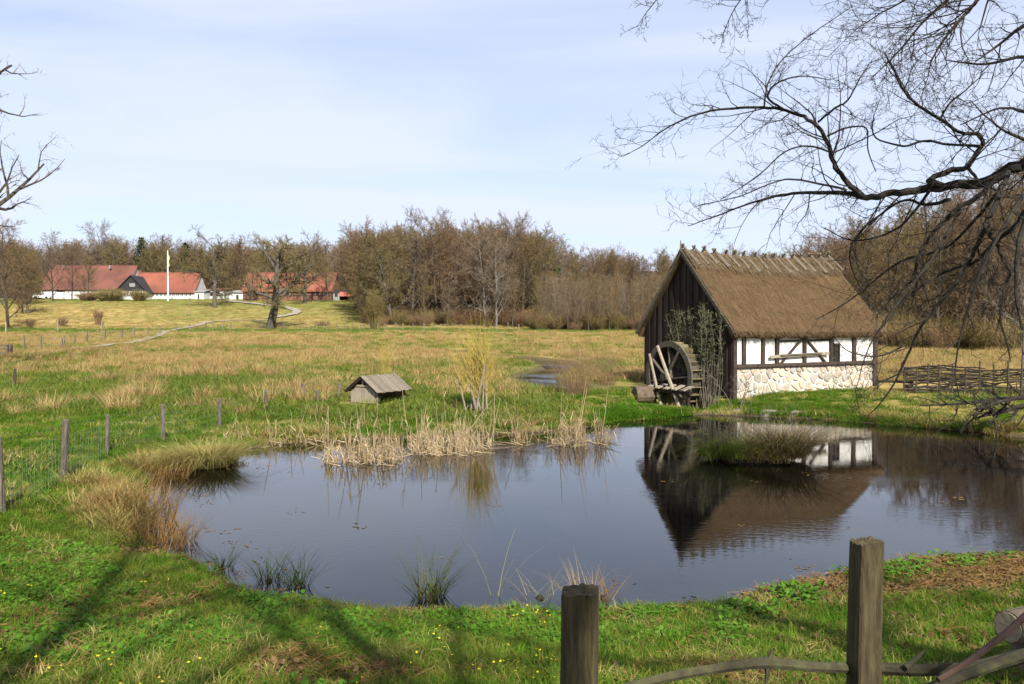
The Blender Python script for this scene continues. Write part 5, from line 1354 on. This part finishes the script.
limb([(1052, 156, 6.92, 5), (1024, 215, 6.7, 4.5), (1000, 238, 6.8, 4), (975, 262, 7.0, 3), (950, 270, 7.2, 2.4), (915, 290, 7.3, 1.8), (880, 330, 7.4, .9)], L4, 12, .8)
limb([(1062, 151, 6.9, 6), (1040, 190, 6.6, 5), (1020, 240, 6.5, 5), (1016, 290, 6.5, 3), (1022, 330, 6.5, 1.5)], L4, 9, .8)
limb([(905, 345, 7.35, 2), (880, 356, 7.2, 1.6), (850, 352, 7.1, 1.2), (835, 338, 7.1, .6)], L4, 5, .5)
limb([(960, 212, 7.3, 3), (930, 262, 7.0, 2.4), (900, 300, 6.9, 2), (870, 345, 6.9, 1.4), (855, 392, 6.9, .6)], L4, 9, .7)
limb([(1040, 158, 6.96, 4.5), (1020, 200, 6.6, 4), (985, 262, 6.5, 3), (965, 320, 6.5, 2.2), (955, 370, 6.5, 1.4), (962, 405, 6.5, .6)], L4, 9, .7)
limb([(1000, 190, 7.0, 3.5), (950, 245, 7.6, 2.6), (900, 262, 8.0, 2), (850, 300, 8.2, 1.4), (815, 320, 8.3, .6)], L4, 9, .8)
L4.build('limb', 'bark_near', NT)
L5 = MB(); tq = trunk_px(5.2)
limb([(tq[0], tq[1], tq[2], 20), (1150, -60, 6.4, 12), (1060, -50, 6.4, 8), (1000, -25, 6.4, 5), (978, 0, 6.4, 3.6), (962, 18, 6.4, 3), (945, 38, 6.4, 2.4), (932, 60, 6.4, 1.4), (928, 78, 6.4, .6)], L5, 30, 1.0, t0=.35)
limb([(1000, -25, 6.4, 3.5), (955, -5, 6.6, 2.6), (925, 20, 6.7, 2.0), (900, 50, 6.8, 1.5), (870, 80, 6.8, .7)], L5, 22, .8)
limb([(985, -30, 6.4, 3), (930, -12, 6.5, 2.2), (890, 8, 6.6, 1.6), (855, 30, 6.7, .7)], L5, 18, .8)
limb([(1010, -40, 6.5, 3), (930, -40, 6.6, 2.2), (840, -28, 6.8, 1.7), (760, -14, 6.9, 1.4), (735, 8, 6.9, 1), (722, 38, 6.9, .5)], L5, 14, .5, t0=.5)
limb([(840, -28, 6.8, 1.8), (740, -40, 7, 1.5), (670, -10, 7.1, 1.1), (650, 8, 7.1, .9), (638, 26, 7.1, .4)], L5, 7, .3, t0=.5)
ta, tb2, tc2, td = trunk_px(4.7), trunk_px(4.3), trunk_px(3.9), trunk_px(3.6)
limb([(ta[0], ta[1], ta[2], 12), (1150, -20, 6.3, 9), (1080, 0, 6.2, 6), (1030, 22, 6.2, 4), (1000, 44, 6.2, 2.4), (975, 62, 6.2, 1)], L5, 13, .6, t0=.3)
limb([(tb2[0], tb2[1], tb2[2], 10), (1120, 60, 6.3, 7), (1060, 52, 6.3, 5), (1024, 56, 6.3, 3.4), (985, 64, 6.3, 2.2), (945, 60, 6.3, 1)], L5, 12, .55, t0=.3)
limb([(tc2[0], tc2[1], tc2[2], 10), (1130, 110, 6.4, 7), (1070, 105, 6.4, 5), (1030, 112, 6.4, 3.4), (1000, 108, 6.4, 2.2), (960, 125, 6.4, 1)], L5, 11, .55, t0=.3)
limb([(td[0], td[1], td[2], 10), (1110, 125, 6.5, 7), (1060, 140, 6.4, 5), (1020, 138, 6.3, 3), (990, 120, 6.3, 1.6), (970, 100, 6.3, .8)], L5, 9, .5, t0=.3)
L5.build('limb', 'bark_near', NT)
# upper crown, out of the picture but throwing its shade
L6 = MB()
for k in range(8):
    a = k * 2.4; b = Vector((0, 0, 6.5 + k * .4)); d = Vector((math.cos(a), math.sin(a) * .6, 1.3))
    grow(L6, L6, b, d, r2.uniform(2.5, 3.5), .07, 0, dict(TWP, kids=[6, 5, 4], rmin=.004), r2)
L6.build('crown', 'bark_near', NT)

# tree at the left edge, only its branch tips reach into the picture
q = at_y(-48, 330, 34); p = Vector((q.x, 34, gz(q.x, 34)))
LP = dict(OAK, seg=[7, 6, 5, 4, 3], kids=[15, 7, 6, 5], crook=[.06, .16, .22, .28, .3], up=[.02, .06, .05, .04, .04], taper=[.7, .8, .85, .85, 1], sides=[8, 6, 5, 3, 3], twig=3, t0=[.3, .2, .15, .1],
          ang=[(40, 75), (30, 60), (30, 60), (30, 60)], len=[.5, .5, .5, .5], fall=[.35, .4, .3, .3], rr=[.45, .5, .5, .5], rmin=.008)
rng_l = random.Random(33); tb, tw = MB(), MB()
grow(tb, tw, Vector((0, 0, -.3)), Vector((.05, 0, 1)), 15.5, .40, 0, LP, rng_l)
t = thing('edge_tree', p, 'bare tree whose branch tips reach in from the left edge', 'tree'); tb.build('trunk', 'bark', t); tw.build('crown', 'twig_grey', t)
# trees behind the viewer: their trunks and boughs shade the near bank
bt = tree_meshes('bank_tree', dict(FOREST, kids=[15, 8, 7]), 15, .19, 41, 'bark_near', 'twig_dark')
for (x, y, s, lab) in ((.9, -6.2, 1.0, 'bare tree behind the viewer nearest the left bank'), (3.15, -5.75, .9, 'bare tree behind the viewer a little further right'), (6.3, -4.5, 1.1, 'bare tree behind the viewer furthest right')):
    tree('bank_tree', Vector((x, y, gz(x, y))), lab, bt, s, x * 2, 'trees behind the viewer')

# fallen branch on the right bank
fb = on_ground(985, 420); FBT = MB(); r2 = random.Random(8)
FP_ = dict(TWP, seg=[6, 4, 3], kids=[10, 6], up=[.0, .05, .05], twig=9, sides=[5, 4, 3], rmin=.006)
for (pa, pb) in (((1040, 396), (935, 418)), ((1030, 405), (950, 424)), ((1045, 392), (965, 402))):
    a, b = at_y(*pa, 21.0), at_y(*pb, 20.6); grow(FBT, FBT, a, (b - a), (b - a).length, .08, 0, dict(FP_, crook=[.07, .2, .25]), r2)
tag(FBT.build('fallen_branch', 'bark_near', org=fb), 'fallen dark branch lying on the right bank above the water', 'branch')

# climbing willow on the gable, sapling before the stone wall
cb = A0 + Vector((-.75, -.15, 0)); cb.z = gz(cb.x, cb.y)
cl = thing('gable_shrub', cb, 'tall grey-green shrub with upright stems in front of the boarded gable', 'shrub'); r2 = random.Random(6)
st, lf = MB(), MB()
gdir = (Mrot @ Vector((0, 1, 0, 0))).to_3d()
for k in range(64):
    s = r2.uniform(-.25, 1.9) ; b = gdir * (s * .55) + Vector((r2.uniform(-.18, .18), r2.uniform(-.15, .15), -.15 - cb.z + .1))
    H = r2.uniform(2.0, 3.7) - .25 * abs(s - .6); e = gdir * (s * 1.25 + r2.uniform(-.2, .15)) + Vector((r2.uniform(-.3, .3), r2.uniform(-.1, .1), H))
    m_ = b.lerp(e, .5) + Vector((r2.gauss(0, .06), r2.gauss(0, .06), 0)); pts = catmull([b, m_, e], 3, False)
    st.tube(pts, [.016 * (1 - .6 * i / (len(pts) - 1)) for i in range(len(pts))], 4, cap=False)
    for j in range(40):
        f = r2.uniform(.32, 1) ; f = max(f, r2.uniform(.32, 1)); i = min(int(f * (len(pts) - 1)), len(pts) - 2); c = pts[i].lerp(pts[i + 1], f * (len(pts) - 1) - i)
        d = Vector((r2.gauss(0, .5), r2.gauss(0, .5), r2.uniform(.1, 1))).normalized(); L = r2.uniform(.10, .22); sd_ = d.orthogonal().normalized(); sd_.rotate(Quaternion(d, r2.uniform(0, 6.28)))
        c = c + Vector((r2.gauss(0, .05), r2.gauss(0, .05), 0)); w = L * .10
        lf.v += [c, c + d * L * .5 + sd_ * w, c + d * L, c + d * L * .5 - sd_ * w]; n = len(lf.v); lf.f.append((n - 4, n - 3, n - 2, n - 1))
st.build('stem', 'fence_wood', cl); lf.build('foliage', 'catkin', cl)
sp_ = on_ground(742, 408); SPL = MB(); r2 = random.Random(12)
for k in range(6):
    grow(SPL, SPL, Vector((r2.uniform(-.3, .3), r2.uniform(-.1, .1), -.1)), Vector((r2.uniform(-.3, .35), r2.uniform(-.1, .1), 1)), r2.uniform(1.2, 2.1), .016, 0, dict(TWP, seg=[6, 4, 3], kids=[7, 4], twig=9, sides=[4, 3, 3], up=[.03, .08, .05], rmin=.004), r2)
tag(SPL.build('sapling', 'fence_wood', org=None), 'thin bare sapling in front of the stone wall near the mill corner', 'sapling').location = sp_
r2 = random.Random(31)
for (px, py, hh, lab) in ((864, 398, 1.6, 'thin bare sapling at the right end of the stone wall'),):
    q = on_ground(px, py); S2 = MB()
    for k in range(4): grow(S2, S2, Vector((r2.uniform(-.2, .2), 0, -.1)), Vector((r2.uniform(-.3, .3), 0, 1)), hh, .012, 0, dict(TWP, seg=[6, 4, 3], kids=[6, 3], twig=9, sides=[4, 3, 3], rmin=.004), r2)
    tag(S2.build('sapling', 'fence_wood'), lab, 'sapling').location = q

# ------------------------------------------------------------------ pond-side plants
def reed_bed(spans, label, n, seed, hmin=.3, hmax=.68, tall=.07, cat='reeds'):
    """dead reed stalks standing in the water between picture points"""
    r2 = random.Random(seed); mb = MB(); org = at_z(spans[0][0], spans[0][2], 0)
    for k in range(n):
        s = r2.choice(spans); px = r2.uniform(s[0], s[1]); py = r2.uniform(s[2], s[3]); p = at_z(px, py, 0) - org; p.z = -.15
        p += Vector((r2.gauss(0, .06), r2.gauss(0, .06), 0))
        H = r2.uniform(hmin, hmax) * r2.uniform(.6, 1.0) * (2.2 if r2.random() < tall else 1)
        tl = Vector((r2.gauss(0, .16), r2.gauss(0, .16), 0)) * (2.5 if r2.random() < .12 else 1); w = r2.uniform(.006, .012)
        e = p + tl * H + Vector((0, 0, H + .15)); mb.tube([p, p.lerp(e, .5) + Vector((r2.gauss(0, .01), 0, 0)), e], [w, w, w * .6], 3, cap=False)
        for j in range(r2.randint(1, 3)):   # broken leaf hanging from the stalk
            c = p.lerp(e, r2.uniform(.25, .95)); d = Vector((r2.gauss(0, .5), r2.gauss(0, .5), r2.uniform(-.9, .8))).normalized() * r2.uniform(.12, .38)
            c2 = c + d * .5 + Vector((0, 0, .03)); mb.ribbon([c, c2, c + d - Vector((0, 0, .05))], .016, Vector((r2.gauss(0, 1), r2.gauss(0, 1), .2)).normalized())
    for k in range(n // 2):   # fallen stalks at the waterline
        s = r2.choice(spans); p = at_z(r2.uniform(s[0], s[1]), r2.uniform(s[2], s[3]), .02) - org; a = r2.uniform(0, 6.28); L = r2.uniform(.15, .5)
        q = p + Vector((math.cos(a) * L, math.sin(a) * L, r2.uniform(.0, .12))); mb.tube([p, q], [.008, .005], 3, cap=False)
    o = mb.build('reed_bed', 'reed'); o.location = org; return tag(o, label, cat, None, None)
reed_bed([(326, 333, 459, 463)], 'small tuft of pale reeds standing alone at the left of the pond', 22, 1, .3, .55)
reed_bed([(340, 372, 456, 466), (356, 400, 452, 464), (372, 404, 450, 466)], 'left patch of broken pale reeds in the water below the duck house', 130, 2, .28, .66)
reed_bed([(410, 440, 446, 456), (425, 470, 444, 456), (452, 494, 440, 453)], 'widest patch of tall pale reeds in front of the willow', 190, 3, .3, .74, .10)
reed_bed([(514, 526, 440, 446), (540, 560, 440, 446)], 'thin scatter of pale reeds right of the willow', 36, 4, .4, .8, .15)
reed_bed([(556, 585, 438, 447), (566, 584, 440, 448), (596, 606, 440, 446)], 'right patch of pale reeds nearest to the mill', 95, 5, .35, .78, .1)
reed_bed([(215, 330, 441, 447), (300, 420, 432, 438), (420, 520, 426, 434)], 'sparse pale dry reeds along the far bank behind the water', 120, 6, .3, .6, .1)
r2 = random.Random(2)
def tussock(px, py, label, m, n, rad, h, w, seed, droop=.5, lean=.25, out=.35, name='rush_tussock', z=None, soil=True, cat='rushes', hv=.35):
    p = on_ground(px, py) if z is None else at_z(px, py, z)
    if p.z < .0: p = at_z(px, py, .0)
    t = thing(name, p, label, cat); mb = MB()
    blades(mb, random.Random(seed), n, rad, h, w, droop, lean, 4, hv, (0, 0, -.05), out); mb.build('blades', m, t)
    if soil:
        mb = MB(); r3 = random.Random(seed); nu = 10
        for j in range(4):
            for i in range(nu): a = i * 6.283 / nu; rr_ = rad * (.8 - .22 * j) * r3.uniform(.85, 1.15); mb.v.append(Vector((math.cos(a) * rr_, math.sin(a) * rr_, -.12 + .05 * j)))
        for j in range(3):
            for i in range(nu): mb.f.append((j * nu + i, j * nu + (i + 1) % nu, (j + 1) * nu + (i + 1) % nu, (j + 1) * nu + i))
        mb.f.append(tuple(3 * nu + i for i in range(nu))); mb.build('root_mound', 'soil', t)
    return t
tussock(222, 568, 'green rush tussock on the near bank, leftmost of the dark green ones', 'rush', 70, .10, .34, .006, 1)
tussock(270, 581, 'green rush tussock on the near bank, second of the dark green ones', 'rush', 90, .13, .40, .006, 2)
tussock(298, 585, 'green rush tussock close right of the second one on the near bank', 'rush', 80, .12, .42, .006, 3)
tussock(430, 597, 'tall dark rush tussock at the middle of the near bank', 'rush', 150, .14, .56, .0065, 4, out=.5)
tussock(163, 546, 'brown and green rush tussock at the left corner of the pond', 'rush_brown', 300, .42, .52, .007, 5, out=.25)
tussock(132, 520, 'big brown dry grass tussock on the left shore', 'rush_brown', 420, .6, .62, .007, 6, out=.3)
tussock(118, 500, 'brown dry grass clump on the left bank behind the biggest one', 'rush_brown', 200, .45, .42, .007, 7, out=.3)
tussock(160, 478, 'brown sedge clump on the shore left of the domed tussock', 'rush_brown', 260, .5, .45, .007, 8, out=.4)
tussock(207, 465, 'domed yellow sedge tussock overhanging the water at the left', 'sedge', 1300, .5, .62, .010, 9, droop=1.3, lean=.25, out=.55, name='sedge_tussock', cat='sedge')
tussock(588, 599, 'tuft of thin dry stems at the bank beside the short post', 'tan_grass', 60, .22, .40, .005, 10, out=.5)
tussock(603, 598, 'small red-brown stemmed tuft right of the short post on the bank', 'rush_brown', 40, .15, .34, .005, 11, out=.5)
tussock(540, 598, 'thin pale grass tuft on the bank left of the short post', 'pale_grass', 26, .18, .38, .004, 12, out=.5)
tussock(495, 597, 'single thin arching grass stems on the near bank', 'pale_grass', 5, .05, .75, .004, 13, out=.6, soil=False)
# sedge island
isl = at_z(764, 462, 0); it = thing('sedge_island', isl, 'small island of arching sedge and bare twigs in front of the mill', 'sedge')
mb = MB(); r3 = random.Random(3); nu = 22
for j in range(5):
    for i in range(nu):
        a = i * 6.283 / nu; f = 1.0 - .22 * j; mb.v.append(Vector((math.cos(a) * 1.12 * f * r3.uniform(.9, 1.1) - .15, math.sin(a) * .62 * f * r3.uniform(.9, 1.1) + .3, -.2 + .14 * j)))
for j in range(4):
    for i in range(nu): mb.f.append((j * nu + i, j * nu + (i + 1) % nu, (j + 1) * nu + (i + 1) % nu, (j + 1) * nu + i))
mb.f.append(tuple(4 * nu + i for i in range(nu))); mb.build('soil_mound', 'soil', it)
sg = MB(); sd2 = MB()
for (cx_, cy_, n, h, rad) in ((.55, .1, 460, .85, .3), (.15, .05, 320, .78, .3), (.78, .3, 260, .75, .25), (-.3, .2, 260, .66, .32), (-.75, .3, 180, .6, .3), (.45, .6, 200, .85, .3)):
    blades(sg if cx_ > 0 else sd2, r3, n, rad, h, .010, 1.1, .3, 4, .4, (cx_, cy_, .12), .55)
blades(sg, r3, 260, .9, .38, .008, .4, .3, 3, .4, (.1, .3, .05), .3)
for k in range(26):     # skirt of hanging blades round the rim
    a = k * 6.283 / 26; blades(sg if math.cos(a) > -.2 else sd2, r3, 46, .13, r3.uniform(.34, .5), .009, 1.5, .55, 4, .4, (math.cos(a) * .98 - .15, math.sin(a) * .54 + .3, .08), .3)
sg.build('sedge_blades', 'island_sedge', it); sd2.build('dark_blades', 'olive_grass', it)
tw_ = MB()
for k in range(44):
    b = Vector((r3.uniform(-1.1, .8), r3.uniform(.0, .6), .0)); d = Vector((r3.uniform(-.7, .5) + (.25 if b.x > .5 else -.25), r3.uniform(-.2, .2), 1))
    grow(tw_, tw_, b, d, r3.uniform(.6, 1.35), .009, 1, dict(TWP, kids=[5, 4, 3], rmin=.003), r3)
tw_.build('twigs', 'fence_wood', it)

# ------------------------------------------------------------------ grasses and small plants
rg = np.random.default_rng(12)
G = {}
for nm, m, n, rad, h, w, k in (('short', 'grass', 70, .16, .062, .0055, dict(droop=.7, lean=.5, segs=2)), ('lush', 'lush', 80, .17, .085, .007, dict(droop=.7, lean=.45, segs=2)),
                               ('dry', 'pale_grass', 60, .17, .085, .0050, dict(droop=.9, lean=.8, segs=2)), ('olive', 'olive_grass', 70, .17, .075, .0055, dict(droop=.7, lean=.6, segs=2)),
                               ('tanbig', 'tan_grass', 80, .45, .30, .011, dict(droop=.5, lean=.35, segs=2)), ('palebig', 'pale_grass', 80, .45, .20, .011, dict(droop=.7, lean=.5, segs=2)),
                               ('greenbig', 'meadow_green', 90, .45, .11, .011, dict(droop=.6, lean=.5, segs=2)), ('olivebig', 'olive_grass', 90, .45, .15, .011, dict(droop=.6, lean=.5, segs=2)),
                               ('rushbig', 'tan_grass', 110, .28, .48, .012, dict(droop=.35, lean=.3, segs=2, out=.3))):
    G[nm] = [clump_mesh('clump_' + nm, m, n, rad, h, w, s * 7 + len(nm), **k) for s in (1, 2, 3)]
def pts_in(n, p0, p1, d0, d1, power=1.0):
    """points spread evenly over the ground that lies between two bearings and two distances"""
    u = rg.random(n); Y = np.sqrt(d0 * d0 + (d1 * d1 - d0 * d0) * u) if power == 1.0 else d0 * (d1 / d0) ** u
    PX = rg.uniform(p0, p1, n); X = (PX - CX) / F_PX * Y; return X, Y
STL = np.array(STREAM)
def sow(name, label, n, p0, p1, d0, d1, keep, protos_pick, smin, smax, seed, power=1.0, sink=.01, cat='grass', tilt=.12, sdmin=.06):
    X, Y = pts_in(n, p0, p1, d0, d1, power); sd = pond_sd(X, Y); k = (sd > sdmin) & (poly_dist(X, Y, STREAM) > np.where(Y > 30, 1.5, 0))
    v = Mi.to_3x3(); lx = (X - A0.x) * math.cos(AX) + (Y - A0.y) * math.sin(AX); ly = -(X - A0.x) * math.sin(AX) + (Y - A0.y) * math.cos(AX)
    k &= (np.hypot(X - dh.x, Y - dh.y - .3) > 1.25) & (np.hypot(X - WPIT[0], Y - WPIT[1]) > 1.5)
    k &= ~((lx > -.05) & (lx < ML + .05) & (ly > -.05) & (ly < MW + .05))
    X, Y, sd = X[k], Y[k], sd[k]
    pr = keep(X, Y, sd); k = rg.random(len(X)) < pr; X, Y = X[k], Y[k]
    protos = [q for nm in protos_pick for q in G[nm]]
    Z = ground(X, Y) - sink
    return scatter(name, label, cat, protos, X, Y, Z, rg.uniform(smin, smax, len(X)), tilt=tilt, seed=seed)
def bare_soil(x, y, sd): return np.clip(1 - 1.15 * np.clip(soilness(x, y, sd) - .1, 0, 1), .04, 1)
one = lambda x, y, s: bare_soil(x, y, s)
# near bank
sow('grass', 'short green grass on the near bank', 26000, -450, 1550, 1.8, 11.5, lambda x, y, s: bare_soil(x, y, s) * np.clip(1.15 - tanness(x, y) * 1.1, .1, 1), ['short', 'olive'], .6, 1.25, 1, sdmin=.02)
sow('lush_grass', 'brighter patches of fresh grass on the near bank', 9000, -450, 1550, 1.8, 12, lambda x, y, s: bare_soil(x, y, s) * ss((fbm(x, y, 1.3, 44) - .42) / .16), ['lush'], .55, 1.15, 2, sdmin=.02)
sow('dry_grass', 'thin dry grass among the green on the near bank', 9000, -450, 1550, 1.8, 12, lambda x, y, s: (.3 + .7 * bare_soil(x, y, s)) * np.clip(tanness(x, y) * 1.2, .05, 1), ['dry'], .55, 1.2, 3, sdmin=.02)
# left bank and far shore
sow('grass', 'mixed green and straw-coloured grass round the pond', 23000, -220, 1560, 11, 30, lambda x, y, s: bare_soil(x, y, s) * np.clip(1.2 - tanness(x, y) * .9, .2, 1), ['short', 'olive', 'lush'], 1.0, 1.9, 4, sdmin=.03)
sow('dry_grass', 'straw-coloured dead grass round the pond', 11000, -220, 1560, 11, 30, lambda x, y, s: (1 - .8 * ((CX + F_PX * x / y > 690) & (CX + F_PX * x / y < 870))) * np.clip(tanness(x, y), 0, 1) * (.4 + .6 * ss((1.6 - s) / 1.2)), ['dry', 'palebig'], .6, 1.15, 5, sdmin=.03)
# meadow
notall = lambda x, y: np.where((CX + F_PX * x / y > 560) & (y < 33), 0.0, 1.0)
sow('meadow_grass', 'green grass of the meadow', 40000, -160, 1180, 22, 125, lambda x, y, s: notall(x, y) * np.clip(1.1 - tanness(x, y) * 1.3, 0, 1) * (1 - woodness(x, y)), ['greenbig', 'olivebig'], .8, 1.7, 6, 1.2)
sow('dead_meadow_grass', 'straw-coloured tall dead grass of the meadow', 40000, -160, 1180, 26, 128, lambda x, y, s: notall(x, y) * np.clip(tanness(x, y) * 1.5 - .5, 0, 1) * (1 - woodness(x, y)), ['tanbig', 'palebig', 'olivebig'], .7, 1.35, 7, 1.2)
sow('meadow_rushes', 'scattered reddish-brown rush clumps in the left meadow', 520, -60, 420, 22, 70, lambda x, y, s: ss((fbm(x, y, 4, 61) - .50) / .1) * ss((y - 20) / 10), ['rushbig'], .7, 1.3, 8, 1.2)
sow('slope_grass', 'rough grass on the slope below the farm', 9000, -120, 420, 122, 215, lambda x, y, s: (1 - woodness(x, y)) * (.25 + .65 * tanness(x, y)), ['olivebig', 'palebig', 'tanbig'], .7, 1.3, 9)
# bright mound beside the wheel
X = rg.uniform(2.2, 6.4, 5200); Y = rg.uniform(22, 29, 5200); sd = pond_sd(X, Y); PXm = CX + F_PX * X / Y
k = (sd > .02) & (sd < 1.3) & (PXm > 588) & (PXm < 688) & (np.hypot(X - WPIT[0], Y - WPIT[1]) > 1.35); X, Y = X[k], Y[k]
scatter('bank_grass', 'bright green grass on the bank in front of the wheel', 'grass', G['lush'], X, Y, ground(X, Y) - .01, rg.uniform(1.0, 1.8, len(X)), seed=10)
X = rg.uniform(7.5, 14, 5200); Y = rg.uniform(21, 30, 5200); sd = pond_sd(X, Y); k = (sd > .03) & (sd < 1.7) & (fbm(X, Y, 1.2, 71) > .45)
lx = (X - A0.x) * math.cos(AX) + (Y - A0.y) * math.sin(AX); ly = -(X - A0.x) * math.sin(AX) + (Y - A0.y) * math.cos(AX); k &= (ly < -.1) & (lx < ML + .8 - 1.2 * rg.random(len(X)))
X, Y = X[k], Y[k]
scatter('bank_grass', 'green grass at the foot of the stone wall', 'grass', G['lush'] + G['olive'], X, Y, ground(X, Y) - .01, rg.uniform(.9, 1.7, len(X)), seed=11)
# dry fringe along the left and far shores
G['fringe'] = [clump_mesh('clump_fringe', m, 60, .22, .30, .008, q, droop=.7, lean=.5, segs=3, out=.3) for q, m in ((1, 'rush_brown'), (2, 'tan_grass'), (3, 'sedge'), (4, 'pale_grass'))]
sow('shore_fringe', 'golden and brown dead grass fringing the left and far shores', 26000, -120, 1140, 10.5, 27, lambda x, y, s: ss((1.15 - s) / .7) * np.where(CX + F_PX * x / y < 300, .5, np.where(CX + F_PX * x / y > 850, .35, .16)) * ss((fbm(x, y, 1.2, 51) - .34) / .2) * (1 - ((CX + F_PX * x / y > 590) & (CX + F_PX * x / y < 850))), ['fringe'], .5, 1.15, 21, sdmin=.02)
# broad leaves on the near bank
def leaf_clump(name, m, n, rad, sz, seed, h=.05, flat=.5):
    mb = MB(); r3 = random.Random(seed)
    for k in range(n):
        a = r3.uniform(0, 6.283); r = rad * math.sqrt(r3.random()); c = Vector((math.cos(a) * r, math.sin(a) * r, r3.uniform(.2, 1) * h)); s = sz * r3.uniform(.6, 1.25)
        u = Vector((r3.gauss(0, 1), r3.gauss(0, 1), r3.gauss(0, flat * .5))).normalized(); v = u.cross(Vector((r3.gauss(0, flat * .5), r3.gauss(0, flat * .5), 1))).normalized(); nn = u.cross(v)
        i = len(mb.v)
        for q in range(6):
            b = q * 6.283 / 6; rr_ = s * (1.0 if q else 1.25); mb.v.append(c + u * math.cos(b) * rr_ * .5 + v * math.sin(b) * rr_ * .42 + nn * (.12 * s * abs(math.sin(b))))
        mb.v.append(c - nn * .02 * s)
        for q in range(6): mb.f.append((i + q, i + (q + 1) % 6, i + 6))
    return mb.mesh(name, m)
LV = [leaf_clump('herb', 'ivy', 26, .13, .036, s) for s in (1, 2, 3)]
X, Y = pts_in(3000, -120, 760, 3.4, 9.5); sd = pond_sd(X, Y); k = (sd > .1) & (fbm(X, Y, 1.1, 81) + .12 * ss((0 - X) / 3) > .56); X, Y = X[k], Y[k]
scatter('ground_ivy', 'low broad-leaved green plants in the grass of the near bank', 'ground cover', LV, X, Y, ground(X, Y) + .01, rg.uniform(.6, 1.3, len(X)), seed=12)
X, Y = pts_in(480, 700, 1140, 6, 11); sd = pond_sd(X, Y); k = (sd > .03) & (sd < .8) & (fbm(X, Y, .8, 83) > .48); X, Y = X[k], Y[k]
scatter('bank_herbs', 'leafy green plants along the edge of the right near bank', 'ground cover', LV, X, Y, ground(X, Y) + .02, rg.uniform(.9, 1.8, len(X)), seed=13)
# flowers
FL = []
for s in (1, 2):
    mb = MB(); r3 = random.Random(s)
    for k in range(2):
        c = Vector((r3.uniform(-.06, .06), r3.uniform(-.06, .06), r3.uniform(.07, .12))); i = len(mb.v); n = 8
        for q in range(n): b = q * 6.283 / n; rr_ = .010 if q % 2 else .0065; mb.v.append(c + Vector((math.cos(b) * rr_, math.sin(b) * rr_ - .002, .004 * (q % 2))))
        mb.v.append(c)
        for q in range(n): mb.f.append((i + q, i + (q + 1) % n, i + n))
    FL.append(mb.mesh('flower', 'flower'))
X, Y = pts_in(560, -120, 560, 4.2, 13); sd = pond_sd(X, Y); k = (sd > .15) & (fbm(X, Y, 1.5, 91) > .50); X, Y = X[k], Y[k]
scatter('yellow_flowers', 'tiny yellow flowers dotted over the left near bank', 'flowers', FL, X, Y, ground(X, Y), rg.uniform(.7, 1.2, len(X)), seed=14, tilt=.3)
# dead leaves and litter
DLM = [leaf_clump('leaf_litter', 'dead_leaf', 16, .16, .040, s + 20, h=.03, flat=1.0) for s in (1, 2, 3)]
mbs = []
for s in (1, 2):
    mb = MB(); r3 = random.Random(s + 9)
    for k in range(16):
        c = Vector((r3.uniform(-.15, .15), r3.uniform(-.15, .15), .015)); a = r3.uniform(0, 6.28); L = r3.uniform(.05, .16); mb.tube([c, c + Vector((math.cos(a) * L, math.sin(a) * L, r3.uniform(-.01, .03)))], [.003, .002], 3, cap=False)
    mbs.append(mb.mesh('twig_litter', 'rush_brown'))
X, Y = pts_in(16000, -120, 1140, 3.2, 11.5); sd = pond_sd(X, Y); w = soilness(X, Y, sd) * .9 + .05 + .10 * ss((X - .2) / 2)
k = (sd > .08) & (rg.random(len(X)) < w); X, Y = X[k], Y[k]
scatter('leaf_litter', 'brown dead leaves and twigs on the near bank', 'leaves', DLM + mbs, X, Y, ground(X, Y) + .012, rg.uniform(.5, 1.15, len(X)), seed=15)

# scraps of reed and leaf floating on the pond
FLT = []
for k in (1, 2, 3):
    mb = MB(); r3 = random.Random(k + 60)
    for j in range(5):
        c = Vector((r3.uniform(-.2, .2), r3.uniform(-.2, .2), .003)); a = r3.uniform(0, 6.28); L = r3.uniform(.02, .09)
        mb.tube([c, c + Vector((math.cos(a) * L, math.sin(a) * L, .001))], [.004, .003], 3, cap=False)
    FLT.append(mb.mesh('scrap', 'rush_brown'))
X, Y = pts_in(5200, -120, 1140, 8, 25); sd = pond_sd(X, Y); k = (sd < -.1) & (rg.random(len(X)) < .012 + .35 * np.exp(sd / .35) + .12 * ss((Y - 15) / 4) * ss((-2 - X) / 2) * ss((fbm(X, Y, 1.5, 95) - .5) / .1)); X, Y = X[k], Y[k]
scatter('floating_scraps', 'bits of reed and leaf floating on the pond near its edges', 'debris', FLT, X, Y, np.zeros(len(X)), rg.uniform(.6, 1.3, len(X)), seed=16, tilt=0)
